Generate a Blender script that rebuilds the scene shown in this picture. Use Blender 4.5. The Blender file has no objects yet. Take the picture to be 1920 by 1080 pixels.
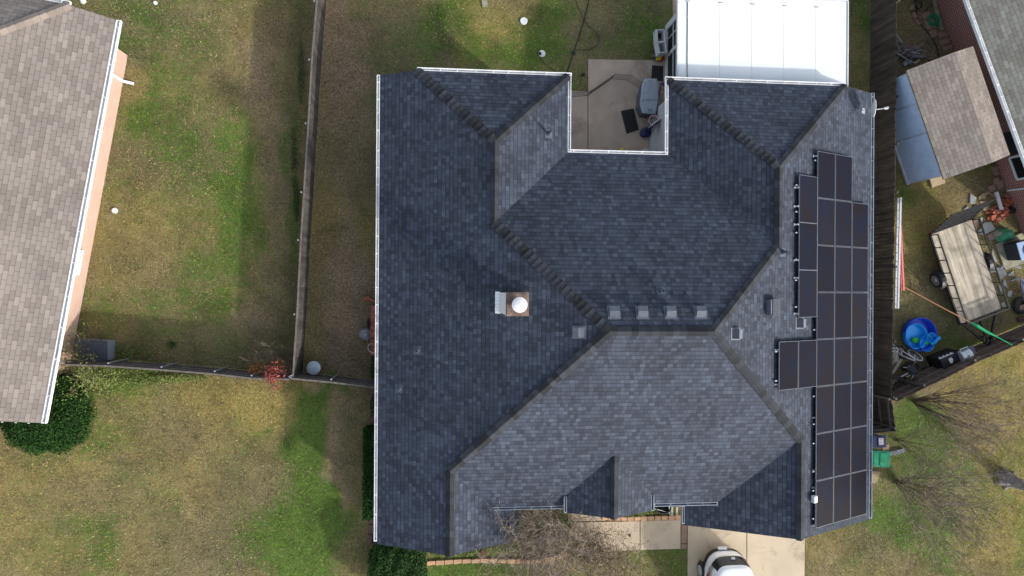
import bpy, math, random
import numpy as np
from mathutils import Vector, Matrix
random.seed(7); rng = np.random.default_rng(7)
SC = bpy.context.scene; COL = SC.collection

# ---------------------------------------------------------------- camera
F = 1232.2; AX, AY, AZ = -0.00065, 0.0895, -0.00638; H = 25.8
def _R(ax, ay, az):
    cx, sx, cy, sy, cz, sz = np.cos(ax), np.sin(ax), np.cos(ay), np.sin(ay), np.cos(az), np.sin(az)
    return np.array([[1,0,0],[0,cx,-sx],[0,sx,cx]]) @ np.array([[cy,0,sy],[0,1,0],[-sy,0,cy]]) @ np.array([[cz,-sz,0],[sz,cz,0],[0,0,1]])
RM = _R(AX, AY, AZ)
cam_d = bpy.data.cameras.new('camera'); cam = bpy.data.objects.new('camera', cam_d); COL.objects.link(cam)
cam_d.sensor_width = 36; cam_d.lens = F / 1920 * 36; cam_d.clip_start = .5; cam_d.clip_end = 2000
cam.matrix_world = Matrix.Translation((0, 0, H)) @ Matrix([list(r) for r in RM.T]).to_4x4()
SC.camera = cam
# ---------------------------------------------------------------- sky, sun, exposure
SUN = Vector((3.0, -2.3, 1.85)).normalized()
w = bpy.data.worlds.new("World"); SC.world = w; w.use_nodes = True
nt = w.node_tree; bg = nt.nodes['Background']; sky = nt.nodes.new('ShaderNodeTexSky'); sky.sky_type = 'NISHITA'
sky.sun_disc = False; sky.sun_elevation = math.asin(SUN.z); sky.sun_rotation = math.atan2(SUN.x, SUN.y)
sky.air_density = 1.0; sky.dust_density = 2.5; sky.ozone_density = 1.2
hs_ = nt.nodes.new('ShaderNodeHueSaturation'); hs_.inputs['Saturation'].default_value = .55; nt.links.new(sky.outputs[0], hs_.inputs['Color']); nt.links.new(hs_.outputs[0], bg.inputs[0]); bg.inputs[1].default_value = 0.15
sd = bpy.data.lights.new('sun', 'SUN'); sd.energy = 1.9; sd.angle = math.radians(2.0); sd.color = (1, .955, .885)
so = bpy.data.objects.new('sun', sd); COL.objects.link(so); so.rotation_euler = SUN.to_track_quat('Z', 'Y').to_euler(); so.location = (30, -23, 40)
SC.view_settings.view_transform = 'Standard'; SC.view_settings.look = 'None'; SC.view_settings.gamma = 1
SC.view_settings.exposure = 0.98

# ---------------------------------------------------------------- helpers
def ray(u, v): return RM.T @ np.array([(u-960)/F, -(v-540)/F, -1.])
def P(u, v, z=0.):
    d = ray(u, v); t = (z-H)/d[2]; q = np.array([0,0,H]) + t*d; return Vector(q)
def RP(u, v, n, p0):
    d = ray(u, v); n = np.array(n, float); t = np.dot(n, np.array(p0)-[0,0,H])/np.dot(n, d); return Vector(np.array([0,0,H])+t*d)

class MB:
    def __init__(s): s.v = []; s.f = []; s.a = []; s.sm = False; s.n = 0
    def add(s, vs, fs, val=1.0):
        o = len(s.v); s.v.extend([tuple(q) for q in vs]); s.f.extend([tuple(i+o for i in f) for f in fs]); s.a.extend([val]*len(fs)); return s
    def box(s, c, size, rz=0, M=None, val=1.0):
        hx, hy, hz = size[0]/2, size[1]/2, size[2]/2
        vs = [Vector((x*hx, y*hy, z*hz)) for z in (-1,1) for y in (-1,1) for x in (-1,1)]
        R = Matrix.Rotation(rz, 3, 'Z') if M is None else M
        vs = [R @ q + Vector(c) for q in vs]
        return s.add(vs, [(0,2,3,1),(4,5,7,6),(0,1,5,4),(2,6,7,3),(0,4,6,2),(1,3,7,5)], val)
    def bar(s, a, b, w, h, val=1.0, up=(0,0,1)):
        a, b = Vector(a), Vector(b); d = b-a; L = d.length
        if L < 1e-6: return s
        d /= L; upv = Vector(up)
        if abs(d.dot(upv)) > .98: upv = Vector((0,1,0))
        sx = d.cross(upv).normalized(); uz = sx.cross(d)
        return s.box((a+b)/2, (w, L, h), M=Matrix((sx, d, uz)).transposed(), val=val)
    def tube(s, pts, r, n=8, close=False, val=1.0, caps=True):
        pts = [Vector(q) for q in pts]; m = len(pts); rr = r if isinstance(r, (list, tuple)) else [r]*m
        vs = []; prev = None
        for i, q in enumerate(pts):
            if close: d = pts[(i+1) % m]-pts[i-1]
            else: d = pts[min(i+1, m-1)]-pts[max(i-1, 0)]
            if d.length < 1e-9: d = Vector((0,0,1))
            d.normalize()
            if prev is None or abs(prev.dot(d)) > .999:
                x = d.cross(Vector((0,0,1)) if abs(d.z) < .9 else Vector((1,0,0))).normalized()
            else: x = (prev - d*prev.dot(d)).normalized()
            prev = x; y = d.cross(x)
            for k in range(n):
                t = 2*math.pi*k/n; vs.append(q + (x*math.cos(t)+y*math.sin(t))*rr[i])
        fs = [(i*n+k, i*n+(k+1) % n, (i+1)*n+(k+1) % n, (i+1)*n+k) for i in range(m-1) for k in range(n)]
        if close: fs += [((m-1)*n+k, (m-1)*n+(k+1) % n, (k+1) % n, k) for k in range(n)]
        elif caps: fs += [tuple(reversed(range(n))), tuple(range((m-1)*n, m*n))]
        return s.add(vs, fs, val)
    def prism(s, poly, z0, z1, val=1.0):
        n = len(poly); ps = [Vector((q[0], q[1], 0)) for q in poly]
        ar = sum(ps[i].x*ps[(i+1) % n].y-ps[(i+1) % n].x*ps[i].y for i in range(n))
        if ar < 0: ps.reverse()
        vs = [Vector((q.x, q.y, z0)) for q in ps]+[Vector((q.x, q.y, z1)) for q in ps]
        fs = [tuple(reversed(range(n))), tuple(range(n, 2*n))]+[(i, (i+1) % n, n+(i+1) % n, n+i) for i in range(n)]
        return s.add(vs, fs, val)
    def lathe(s, c, prof, n=24, M=None, val=1.0, sx=1, sy=1):
        vs = []; M = M or Matrix.Identity(3)
        for r, z in prof:
            for k in range(n):
                t = 2*math.pi*k/n; vs.append(M @ Vector((r*sx*math.cos(t), r*sy*math.sin(t), z))+Vector(c))
        m = len(prof)
        fs = [(i*n+k, i*n+(k+1) % n, (i+1)*n+(k+1) % n, (i+1)*n+k) for i in range(m-1) for k in range(n)]
        if prof[-1][0] > 1e-3: fs.append(tuple(range((m-1)*n, m*n)))
        if prof[0][0] > 1e-3: fs.append(tuple(reversed(range(n))))
        return s.add(vs, fs, val)

def build(name, mb, m, parent=None, smooth=False, bevel=0):
    me = bpy.data.meshes.new(name)
    org = Vector(parent['_o']) if parent is not None and '_o' in parent else Vector((0,0,0))
    used = sorted({i for f in mb.f for i in f})
    if len(used) < len(mb.v):
        mp_ = {q: i for i, q in enumerate(used)}; mb.v = [mb.v[i] for i in used]; mb.f = [tuple(mp_[i] for i in f) for f in mb.f]
    V = np.array(mb.v, dtype=np.float64)
    if parent is None:
        org = Vector(((V[:,0].min()+V[:,0].max())/2, (V[:,1].min()+V[:,1].max())/2, V[:,2].min()))
    me.from_pydata([tuple(q) for q in (V-np.array(org))], [], mb.f)
    att = me.attributes.new('v', 'FLOAT', 'FACE'); att.data.foreach_set('value', np.array(mb.a, dtype=np.float32))
    uv = me.uv_layers.new(name='UVMap')
    nl = len(me.loops)
    if nl:
        pn = np.zeros(len(me.polygons)*3); me.polygons.foreach_get('normal', pn); pn = pn.reshape(-1, 3)
        lt = np.zeros(len(me.polygons), dtype=int); me.polygons.foreach_get('loop_total', lt)
        li = np.zeros(nl, dtype=int); me.loops.foreach_get('vertex_index', li)
        N = np.repeat(pn, lt, axis=0); p = V[li]
        sv = np.stack([-N[:,1], N[:,0], 0*N[:,0]], 1); ln = np.linalg.norm(sv, axis=1); fl = ln < .02
        sv[fl] = [1,0,0]; ln[fl] = 1; sv /= ln[:,None]
        up = np.cross(N, sv); up[fl] = [0,1,0]
        uvs = np.stack([(p*sv).sum(1), (p*up).sum(1)], 1)
        uv.data.foreach_set('uv', uvs.ravel().astype(np.float32))
    if smooth: me.polygons.foreach_set('use_smooth', [True]*len(me.polygons))
    me.materials.append(m); me.update()
    o = bpy.data.objects.new(name, me); COL.objects.link(o)
    if parent is not None: o.parent = parent; o['_o'] = tuple(org)
    else: o.location = org
    if bevel:
        b = o.modifiers.new('bevel', 'BEVEL'); b.width = bevel; b.segments = 2; b.limit_method = 'ANGLE'
    if smooth:
        pass
    return o
def tag(o, label=None, cat=None, group=None, kind=None):
    if label: o['label'] = label
    if cat: o['category'] = cat
    if group: o['group'] = group
    if kind: o['kind'] = kind
    return o
def thing(name, label, cat, loc, group=None):
    o = bpy.data.objects.new(name, None); COL.objects.link(o); o.location = loc; o['_o'] = tuple(loc); o.empty_display_size = .3
    return tag(o, label, cat, group)

# ---------------------------------------------------------------- materials
def nodes(name):
    m = bpy.data.materials.new(name); m.use_nodes = True; t = m.node_tree
    b = t.nodes['Principled BSDF']; return m, t, b
def N(t, typ, **k):
    n = t.nodes.new(typ)
    for a, v in k.items(): setattr(n, a, v)
    return n
def L(t, a, b): t.links.new(a, b)
def math_(t, op, a, b=None, c=None):
    n = N(t, 'ShaderNodeMath', operation=op)
    for i, x in enumerate((a, b, c)):
        if x is None: continue
        if isinstance(x, (int, float)): n.inputs[i].default_value = x
        else: L(t, x, n.inputs[i])
    return n.outputs[0]
def mix_(t, f, a, b, blend='MIX'):
    n = N(t, 'ShaderNodeMix', data_type='RGBA', blend_type=blend)
    for s, x in ((n.inputs[0], f), (n.inputs[6], a), (n.inputs[7], b)):
        if isinstance(x, (int, float)): s.default_value = x
        elif isinstance(x, tuple): s.default_value = (*x, 1) if len(x) == 3 else x
        else: L(t, x, s)
    return n.outputs[2]
def noise_(t, vec, scale, detail=3, rough=.55, dist=0):
    n = N(t, 'ShaderNodeTexNoise'); n.inputs['Scale'].default_value = scale; n.inputs['Detail'].default_value = detail
    n.inputs['Roughness'].default_value = rough; n.inputs['Distortion'].default_value = dist; L(t, vec, n.inputs['Vector']); return n.outputs[0]
def ramp_(t, f, stops):
    n = N(t, 'ShaderNodeValToRGB'); r = n.color_ramp
    while len(r.elements) < len(stops): r.elements.new(.5)
    for e, (p, c) in zip(r.elements, stops):
        e.position = p; e.color = (*c, 1) if isinstance(c, tuple) else (c, c, c, 1)
    L(t, f, n.inputs[0]); return n.outputs[0]
def bump_(t, b, h, strength, dist=.02):
    n = N(t, 'ShaderNodeBump'); n.inputs['Strength'].default_value = strength; n.inputs['Distance'].default_value = dist
    L(t, h, n.inputs['Height']); L(t, n.outputs[0], b.inputs['Normal'])
def mat(name, c1, c2=None, rough=.75, scale=6, detail=4, bump=0, bscale=60, metal=0, lo=.35, hi=.65, stretch=None, spec=.4, attr=True, stain=0):
    m, t, b = nodes(name); tc = N(t, 'ShaderNodeTexCoord'); vec = tc.outputs['Object']
    if stretch:
        mp = N(t, 'ShaderNodeMapping'); mp.inputs['Scale'].default_value = stretch; L(t, vec, mp.inputs[0]); vec = mp.outputs[0]
    c2 = c2 or tuple(x*.8 for x in c1)
    f = ramp_(t, noise_(t, vec, scale, detail), [(lo, 0.), (hi, 1.)])
    c = mix_(t, f, c1, c2)
    if stain:
        s1 = ramp_(t, noise_(t, vec, .9, 9, .72, .6), [(.36, 1-stain), (.46, 1.), (.6, 1.), (.72, 1-stain*.4)]); c = mix_(t, 1., c, s1, 'MULTIPLY')
    if attr:
        a = N(t, 'ShaderNodeAttribute', attribute_name='v'); c = mix_(t, 1.0, c, a.outputs['Color'], 'MULTIPLY')
    L(t, c, b.inputs['Base Color']); b.inputs['Roughness'].default_value = rough; b.inputs['Metallic'].default_value = metal
    b.inputs['Specular IOR Level'].default_value = spec
    if bump: bump_(t, b, noise_(t, vec, bscale, 3), bump)
    return m

def shingle_mat(name, dark, light, mid, ex=.15, tw=.21, var=1.0, line=.45, tabline=.75, stains=.25, rows3=False, lightfrac=.88):
    m, t, b = nodes(name)
    uv = N(t, 'ShaderNodeUVMap', uv_map='UVMap'); sp = N(t, 'ShaderNodeSeparateXYZ'); L(t, uv.outputs[0], sp.inputs[0])
    tc = N(t, 'ShaderNodeTexCoord')
    U, Vv = sp.outputs[0], sp.outputs[1]
    wob = math_(t, 'MULTIPLY', math_(t, 'SUBTRACT', noise_(t, tc.outputs['Object'], 1.3, 2), .5), .03)
    vr = math_(t, 'DIVIDE', math_(t, 'ADD', Vv, wob), ex); row = math_(t, 'FLOOR', vr); fv = math_(t, 'SUBTRACT', vr, row)
    wn = N(t, 'ShaderNodeTexWhiteNoise', noise_dimensions='1D'); L(t, row, wn.inputs['W'])
    off = math_(t, 'MULTIPLY', wn.outputs[0], 7.3)
    if rows3: off = math_(t, 'ADD', math_(t, 'MULTIPLY', row, .5), math_(t, 'MULTIPLY', wn.outputs[0], .12))
    ur = math_(t, 'ADD', math_(t, 'DIVIDE', U, tw), off)
    if not rows3:   # uneven tab widths
        ur = math_(t, 'ADD', ur, math_(t, 'MULTIPLY', math_(t, 'SINE', math_(t, 'ADD', math_(t, 'MULTIPLY', ur, 2.1), off)), .12))
    col = math_(t, 'FLOOR', ur); fu = math_(t, 'SUBTRACT', ur, col)
    cb = N(t, 'ShaderNodeCombineXYZ'); L(t, col, cb.inputs[0]); L(t, row, cb.inputs[1])
    w3 = N(t, 'ShaderNodeTexWhiteNoise', noise_dimensions='3D'); L(t, cb.outputs[0], w3.inputs[0])
    c = ramp_(t, w3.outputs[0], [(0, dark), (.5, mid), (.9, tuple((a_+b_)/2 for a_, b_ in zip(mid, light))), (lightfrac+.07, light), (1, light)])
    c = mix_(t, 1-var, c, mid)
    # granules and soft stains
    g = ramp_(t, noise_(t, tc.outputs['Object'], 120, 2), [(.3, .72), (.7, 1.25)]); c = mix_(t, .7, c, g, 'MULTIPLY')
    st = ramp_(t, noise_(t, tc.outputs['Object'], .45, 4), [(.35, 1-stains), (.65, 1.0+stains*.3)]); c = mix_(t, 1., c, st, 'MULTIPLY')
    edge = ramp_(t, fv, [(0, line), (.10, line), (.17, 1.), (1, 1.)]); c = mix_(t, 1., c, edge, 'MULTIPLY')
    ed2 = ramp_(t, fu, [(0, tabline), (.05, tabline), (.08, 1.), (1, 1.)]); c = mix_(t, 1., c, ed2, 'MULTIPLY')
    a = N(t, 'ShaderNodeAttribute', attribute_name='v'); c = mix_(t, 1.0, c, a.outputs['Color'], 'MULTIPLY')
    L(t, c, b.inputs['Base Color']); b.inputs['Roughness'].default_value = .85; b.inputs['Specular IOR Level'].default_value = .3
    h = math_(t, 'ADD', math_(t, 'MULTIPLY', fv, -.6), math_(t, 'MULTIPLY', w3.outputs[0], .6))
    bump_(t, b, h, .45, .012)
    return m

def brick_mat(name, c1, c2, mortar, bw=.2, bh=.067, ms=.012, c3=None):
    m, t, b = nodes(name); uv = N(t, 'ShaderNodeUVMap', uv_map='UVMap'); tc = N(t, 'ShaderNodeTexCoord')
    br = N(t, 'ShaderNodeTexBrick'); L(t, uv.outputs[0], br.inputs['Vector'])
    br.inputs['Color1'].default_value = (*c1, 1); br.inputs['Color2'].default_value = (*c2, 1); br.inputs['Mortar'].default_value = (*mortar, 1)
    br.inputs['Scale'].default_value = 1; br.inputs['Brick Width'].default_value = bw; br.inputs['Row Height'].default_value = bh
    br.inputs['Mortar Size'].default_value = ms; br.inputs['Mortar Smooth'].default_value = .1; br.inputs['Bias'].default_value = 0
    c = br.outputs[0]
    st = ramp_(t, noise_(t, tc.outputs['Object'], 1.2, 5), [(.4, 0.), (.7, 1.)])
    if c3: c = mix_(t, math_(t, 'MULTIPLY', st, .5), c, c3)
    a = N(t, 'ShaderNodeAttribute', attribute_name='v'); c = mix_(t, 1.0, c, a.outputs['Color'], 'MULTIPLY')
    L(t, c, b.inputs['Base Color']); b.inputs['Roughness'].default_value = .9
    bump_(t, b, br.outputs[1], -.4, .01)
    return m

M = {}
M['roof'] = shingle_mat('charcoal_shingles', (.027,.034,.050), (.068,.084,.116), (.044,.055,.080), ex=.15, tw=.15, tabline=.48, stains=.2, line=.38)
M['cap'] = mat('ridge_cap_shingle', (.020,.023,.029), (.034,.038,.046), rough=.9, scale=40, bump=.3, bscale=120)
M['brown_roof'] = shingle_mat('brown_shingles', (.165,.142,.128), (.25,.22,.198), (.20,.176,.16), ex=.145, tw=.32, rows3=True, line=.66, tabline=.6, stains=.14, lightfrac=.95)
M['green_roof'] = shingle_mat('weathered_green_shingles', (.17,.155,.13), (.27,.27,.235), (.215,.21,.18), ex=.145, tw=.32, rows3=True, line=.66, tabline=.6, stains=.14, lightfrac=.95)
M['shed_roof'] = shingle_mat('tan_shingles', (.21,.175,.15), (.31,.27,.235), (.26,.222,.19), ex=.145, tw=.32, rows3=True, line=.66, tabline=.6, stains=.12, lightfrac=.95)
M['brown_cap'] = mat('brown_ridge_cap', (.27,.225,.19), (.2,.165,.14), rough=.9, scale=40)
M['cover'] = mat('white_roof_panel', (.74,.78,.78), (.70,.74,.745), rough=.5, scale=.8, stretch=(1,.3,1))
M['white'] = mat('white_paint', (.80,.81,.82), (.76,.77,.78), rough=.5, scale=1.2)
M['gutter'] = mat('white_gutter', (.78,.79,.8), (.55,.56,.57), rough=.4, scale=2.5, lo=.45, hi=.8)
M['gutter_grey'] = mat('grey_gutter', (.30,.34,.40), (.22,.25,.3), rough=.4, scale=2.5)
M['gutter_in'] = mat('gutter_trough', (.40,.43,.47), (.28,.29,.3), rough=.6, scale=3)
M['siding'] = mat('grey_siding', (.47,.49,.5), (.4,.42,.43), rough=.6, scale=2)
M['brickpink'] = brick_mat('pale_orange_brick', (.47,.265,.20), (.53,.32,.25), (.5,.4,.33), c3=(.52,.39,.32))
M['brickred'] = brick_mat('dark_red_brick', (.24,.05,.035), (.34,.085,.06), (.42,.34,.29), bw=.24, bh=.085, ms=.014, c3=(.26,.14,.11))
M['brickhouse'] = brick_mat('tan_brick', (.4,.3,.24), (.46,.36,.28), (.5,.46,.4))
M['concrete'] = mat('patio_concrete', (.50,.39,.30), (.38,.30,.235), rough=.9, scale=1.3, detail=8, bump=.15, lo=.3, hi=.7, stain=.3)
M['drive'] = mat('driveway_concrete', (.52,.43,.31), (.43,.355,.26), rough=.9, scale=1.1, detail=9, bump=.1, lo=.3, hi=.7, stain=.28)
M['pad'] = mat('mossy_concrete', (.33,.31,.22), (.2,.2,.14), rough=.9, scale=5, detail=6)
M['wood'] = mat('weathered_fence_wood', (.075,.064,.058), (.038,.033,.03), rough=.9, scale=5, stretch=(1,1,.25), bump=.3)
M['wood_dark'] = mat('dark_stained_fence_wood', (.075,.058,.046), (.04,.032,.028), rough=.9, scale=5, stretch=(1,1,.25), bump=.3)
M['wood_rail'] = mat('grey_rail_wood', (.16,.14,.125), (.10,.085,.075), rough=.9, scale=8)
M['wood_brown'] = mat('brown_picket_wood', (.14,.085,.06), (.085,.055,.042), rough=.9, scale=5, stretch=(1,1,.25))
M['steel'] = mat('galvanised_steel', (.52,.54,.56), (.42,.44,.46), rough=.4, metal=.6, scale=8)
M['darkmetal'] = mat('black_metal', (.012,.012,.014), (.02,.019,.02), rough=.5, scale=12)
M['ventmetal'] = mat('painted_vent_metal', (.14,.155,.19), (.11,.12,.145), rough=.55, scale=8)
M['ventlight'] = mat('grey_vent_metal', (.075,.09,.115), (.06,.075,.095), rough=.45, scale=8, metal=.3)
M['pipe'] = mat('blue_grey_pipe', (.07,.09,.125), (.06,.075,.1), rough=.5)
M['rust'] = mat('rusty_brown_cap', (.24,.165,.13), (.09,.062,.052), rough=.7, scale=4, detail=6, metal=.2)
M['rubber'] = mat('black_rubber', (.018,.018,.019), (.03,.03,.03), rough=.8, scale=30)
M['stone'] = mat('pale_flagstone', (.36,.37,.35), (.27,.275,.255), rough=.9, scale=4, detail=6)
M['tanstone'] = mat('tan_flagstone', (.36,.28,.16), (.28,.22,.13), rough=.9, scale=5, detail=6)
M['paver'] = mat('pink_paver', (.30,.19,.14), (.22,.15,.11), rough=.9, scale=4, detail=6)
M['edgestone'] = mat('orange_edging_stone', (.55,.34,.2), (.44,.27,.16), rough=.9, scale=6, detail=6, bump=.2)
M['brownstone'] = mat('dark_edging_stone', (.17,.1,.075), (.11,.07,.055), rough=.9, scale=8)
M['redbrick'] = mat('loose_red_brick', (.42,.13,.08), (.3,.09,.06), rough=.9, scale=9)
M['bark'] = mat('grey_bark', (.30,.27,.25), (.15,.135,.125), rough=.95, scale=14, stretch=(1,1,1), bump=.6, bscale=30)
M['twig'] = mat('brown_twigs', (.15,.105,.08), (.21,.165,.13), rough=.9, scale=3)
M['twig_light'] = mat('pale_twigs', (.24,.195,.155), (.15,.115,.09), rough=.9, scale=3)
M['bush'] = mat('dark_green_leaves', (.03,.075,.014), (.012,.04,.01), spec=.1, rough=.8, scale=9)
M['bush2'] = mat('glossy_green_leaves', (.04,.09,.02), (.018,.05,.013), spec=.15, rough=.7, scale=9)
M['weed'] = mat('yellow_green_leaves', (.17,.2,.045), (.11,.15,.035), rough=.7, scale=3)
M['redleaf'] = mat('red_leaves', (.27,.045,.04), (.17,.04,.028), rough=.6, scale=6)
M['orangeleaf'] = mat('orange_leaves', (.42,.22,.04), (.34,.08,.03), rough=.6, scale=6)
M['drygrass'] = mat('dry_grass_blades', (.24,.2,.11), (.13,.14,.06), rough=.9, scale=1.5)
M['treeleaf'] = mat('withered_leaves', (.17,.15,.06), (.2,.13,.07), rough=.8, scale=4)
M['fallen'] = mat('fallen_leaves', (.33,.25,.13), (.24,.15,.08), rough=.8, scale=2)
def plain(k, name, c, rough=.4, metal=0, var=.85): M[k] = mat(name, c, tuple(x*var for x in c), rough=rough, metal=metal, scale=5); return M[k]
plain('bluepool', 'dark_blue_plastic', (.02,.08,.62)); plain('lightpool', 'bright_blue_plastic', (.02,.36,.86)); plain('greenp', 'green_plastic', (.03,.42,.04))
plain('bingreen', 'green_bin_plastic', (.02,.36,.17)); plain('binblue', 'navy_bin_plastic', (.02,.035,.11)); plain('label', 'pale_label', (.62,.66,.7))
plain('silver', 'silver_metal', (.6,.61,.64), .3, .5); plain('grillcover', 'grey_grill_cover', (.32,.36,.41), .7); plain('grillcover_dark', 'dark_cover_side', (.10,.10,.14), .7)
plain('navy', 'navy_plastic', (.02,.025,.1)); plain('pink', 'pink_plastic', (.65,.3,.32)); plain('yellow', 'yellow_plastic', (.7,.5,.02)); plain('redp', 'red_plastic', (.45,.03,.03))
plain('purple', 'purple_plastic', (.1,.06,.22)); plain('offwhite', 'off_white_plastic', (.66,.67,.68)); plain('coralp', 'coral_fibreglass', (.72,.2,.17)); plain('ladder', 'aluminium', (.66,.68,.7), .35, .3)
plain('glass', 'dark_glass', (.012,.015,.02), .06); plain('carpaint', 'white_car_paint', (.8,.82,.84), .12, 0, .98); plain('light_red', 'red_lamp_glass', (.33,.07,.06), .3)
plain('shedblue', 'pale_blue_shed_paint', (.48,.63,.85), .6); plain('canvas', 'beige_canvas', (.3,.28,.22), .9); plain('greybag', 'grey_plastic_sheet', (.26,.27,.3), .5)
plain('greenbag', 'green_net_bag', (.06,.3,.16), .6); plain('hose', 'green_hose', (.02,.27,.13), .5); plain('orange', 'orange_pole', (.62,.3,.14), .5); plain('rakegreen', 'bright_green_plastic', (.03,.5,.2), .4)
plain('screen', 'dark_screen', (.022,.024,.028), .7); plain('acgrey', 'grey_ac_metal', (.25,.28,.33), .5); plain('acdark', 'dark_ac_grille', (.035,.04,.055), .5); plain('sky', 'pale_blue_plastic', (.3,.42,.62), .5)
plain('plywood', 'plywood', (.52,.38,.22), .8); plain('bincan', 'galvanised_lid', (.47,.55,.62), .4, .2); plain('carcass', 'grey_chair_fabric', (.22,.24,.33), .8)
plain('wire', 'black_cable', (.018,.018,.018), .7); plain('panelframe', 'aluminium_frame', (.15,.17,.20), .5, .2); plain('soil', 'dark_soil', (.05,.04,.03), 1); plain('screwwhite', 'white_disc_plastic', (.75,.76,.77), .4)
plain('greydisc', 'grey_flue_metal', (.72,.72,.73), .45)

def panel_mat():
    m, t, b = nodes('solar_cells'); uv = N(t, 'ShaderNodeUVMap', uv_map='UVMap'); sp = N(t, 'ShaderNodeSeparateXYZ'); L(t, uv.outputs[0], sp.inputs[0])
    tc = N(t, 'ShaderNodeTexCoord'); a = N(t, 'ShaderNodeAttribute', attribute_name='v')
    mp = N(t, 'ShaderNodeMapping'); mp.inputs['Scale'].default_value = (2.2, .5, 1); L(t, tc.outputs['Object'], mp.inputs[0])
    f = ramp_(t, noise_(t, mp.outputs[0], 2.5, 4), [(.35, 0.), (.65, 1.)])
    c = mix_(t, f, (.015,.0115,.013), (.009,.013,.027))
    fu = math_(t, 'FRACT', math_(t, 'DIVIDE', sp.outputs[1], .078)); ln = ramp_(t, fu, [(0, 1.7), (.06, 1.7), (.09, 1.), (1, 1.)])
    c = mix_(t, 1., c, ln, 'MULTIPLY'); c = mix_(t, 1., c, a.outputs['Color'], 'MULTIPLY')
    L(t, c, b.inputs['Base Color']); b.inputs['Roughness'].default_value = .3; b.inputs['Specular IOR Level'].default_value = .025
    return m
M['panel'] = panel_mat()

def plank_mat(name, w, c1, c2):
    m, t, b = nodes(name); tc = N(t, 'ShaderNodeTexCoord'); mp = N(t, 'ShaderNodeMapping'); mp.inputs['Rotation'].default_value = (0,0,-w); L(t, tc.outputs['Object'], mp.inputs[0])
    m2 = N(t, 'ShaderNodeMapping'); m2.inputs['Scale'].default_value = (14, .7, 1); L(t, mp.outputs[0], m2.inputs[0])
    f = ramp_(t, noise_(t, m2.outputs[0], 1, 5), [(.3, 0.), (.7, 1.)]); g = ramp_(t, noise_(t, mp.outputs[0], 1.6, 5), [(.45, 0.), (.75, 1.)])
    c = mix_(t, f, c1, c2); c = mix_(t, math_(t, 'MULTIPLY', g, .75), c, (.12,.115,.075))
    a = N(t, 'ShaderNodeAttribute', attribute_name='v'); c = mix_(t, 1.0, c, a.outputs['Color'], 'MULTIPLY')
    L(t, c, b.inputs['Base Color']); b.inputs['Roughness'].default_value = .9; return m

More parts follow.
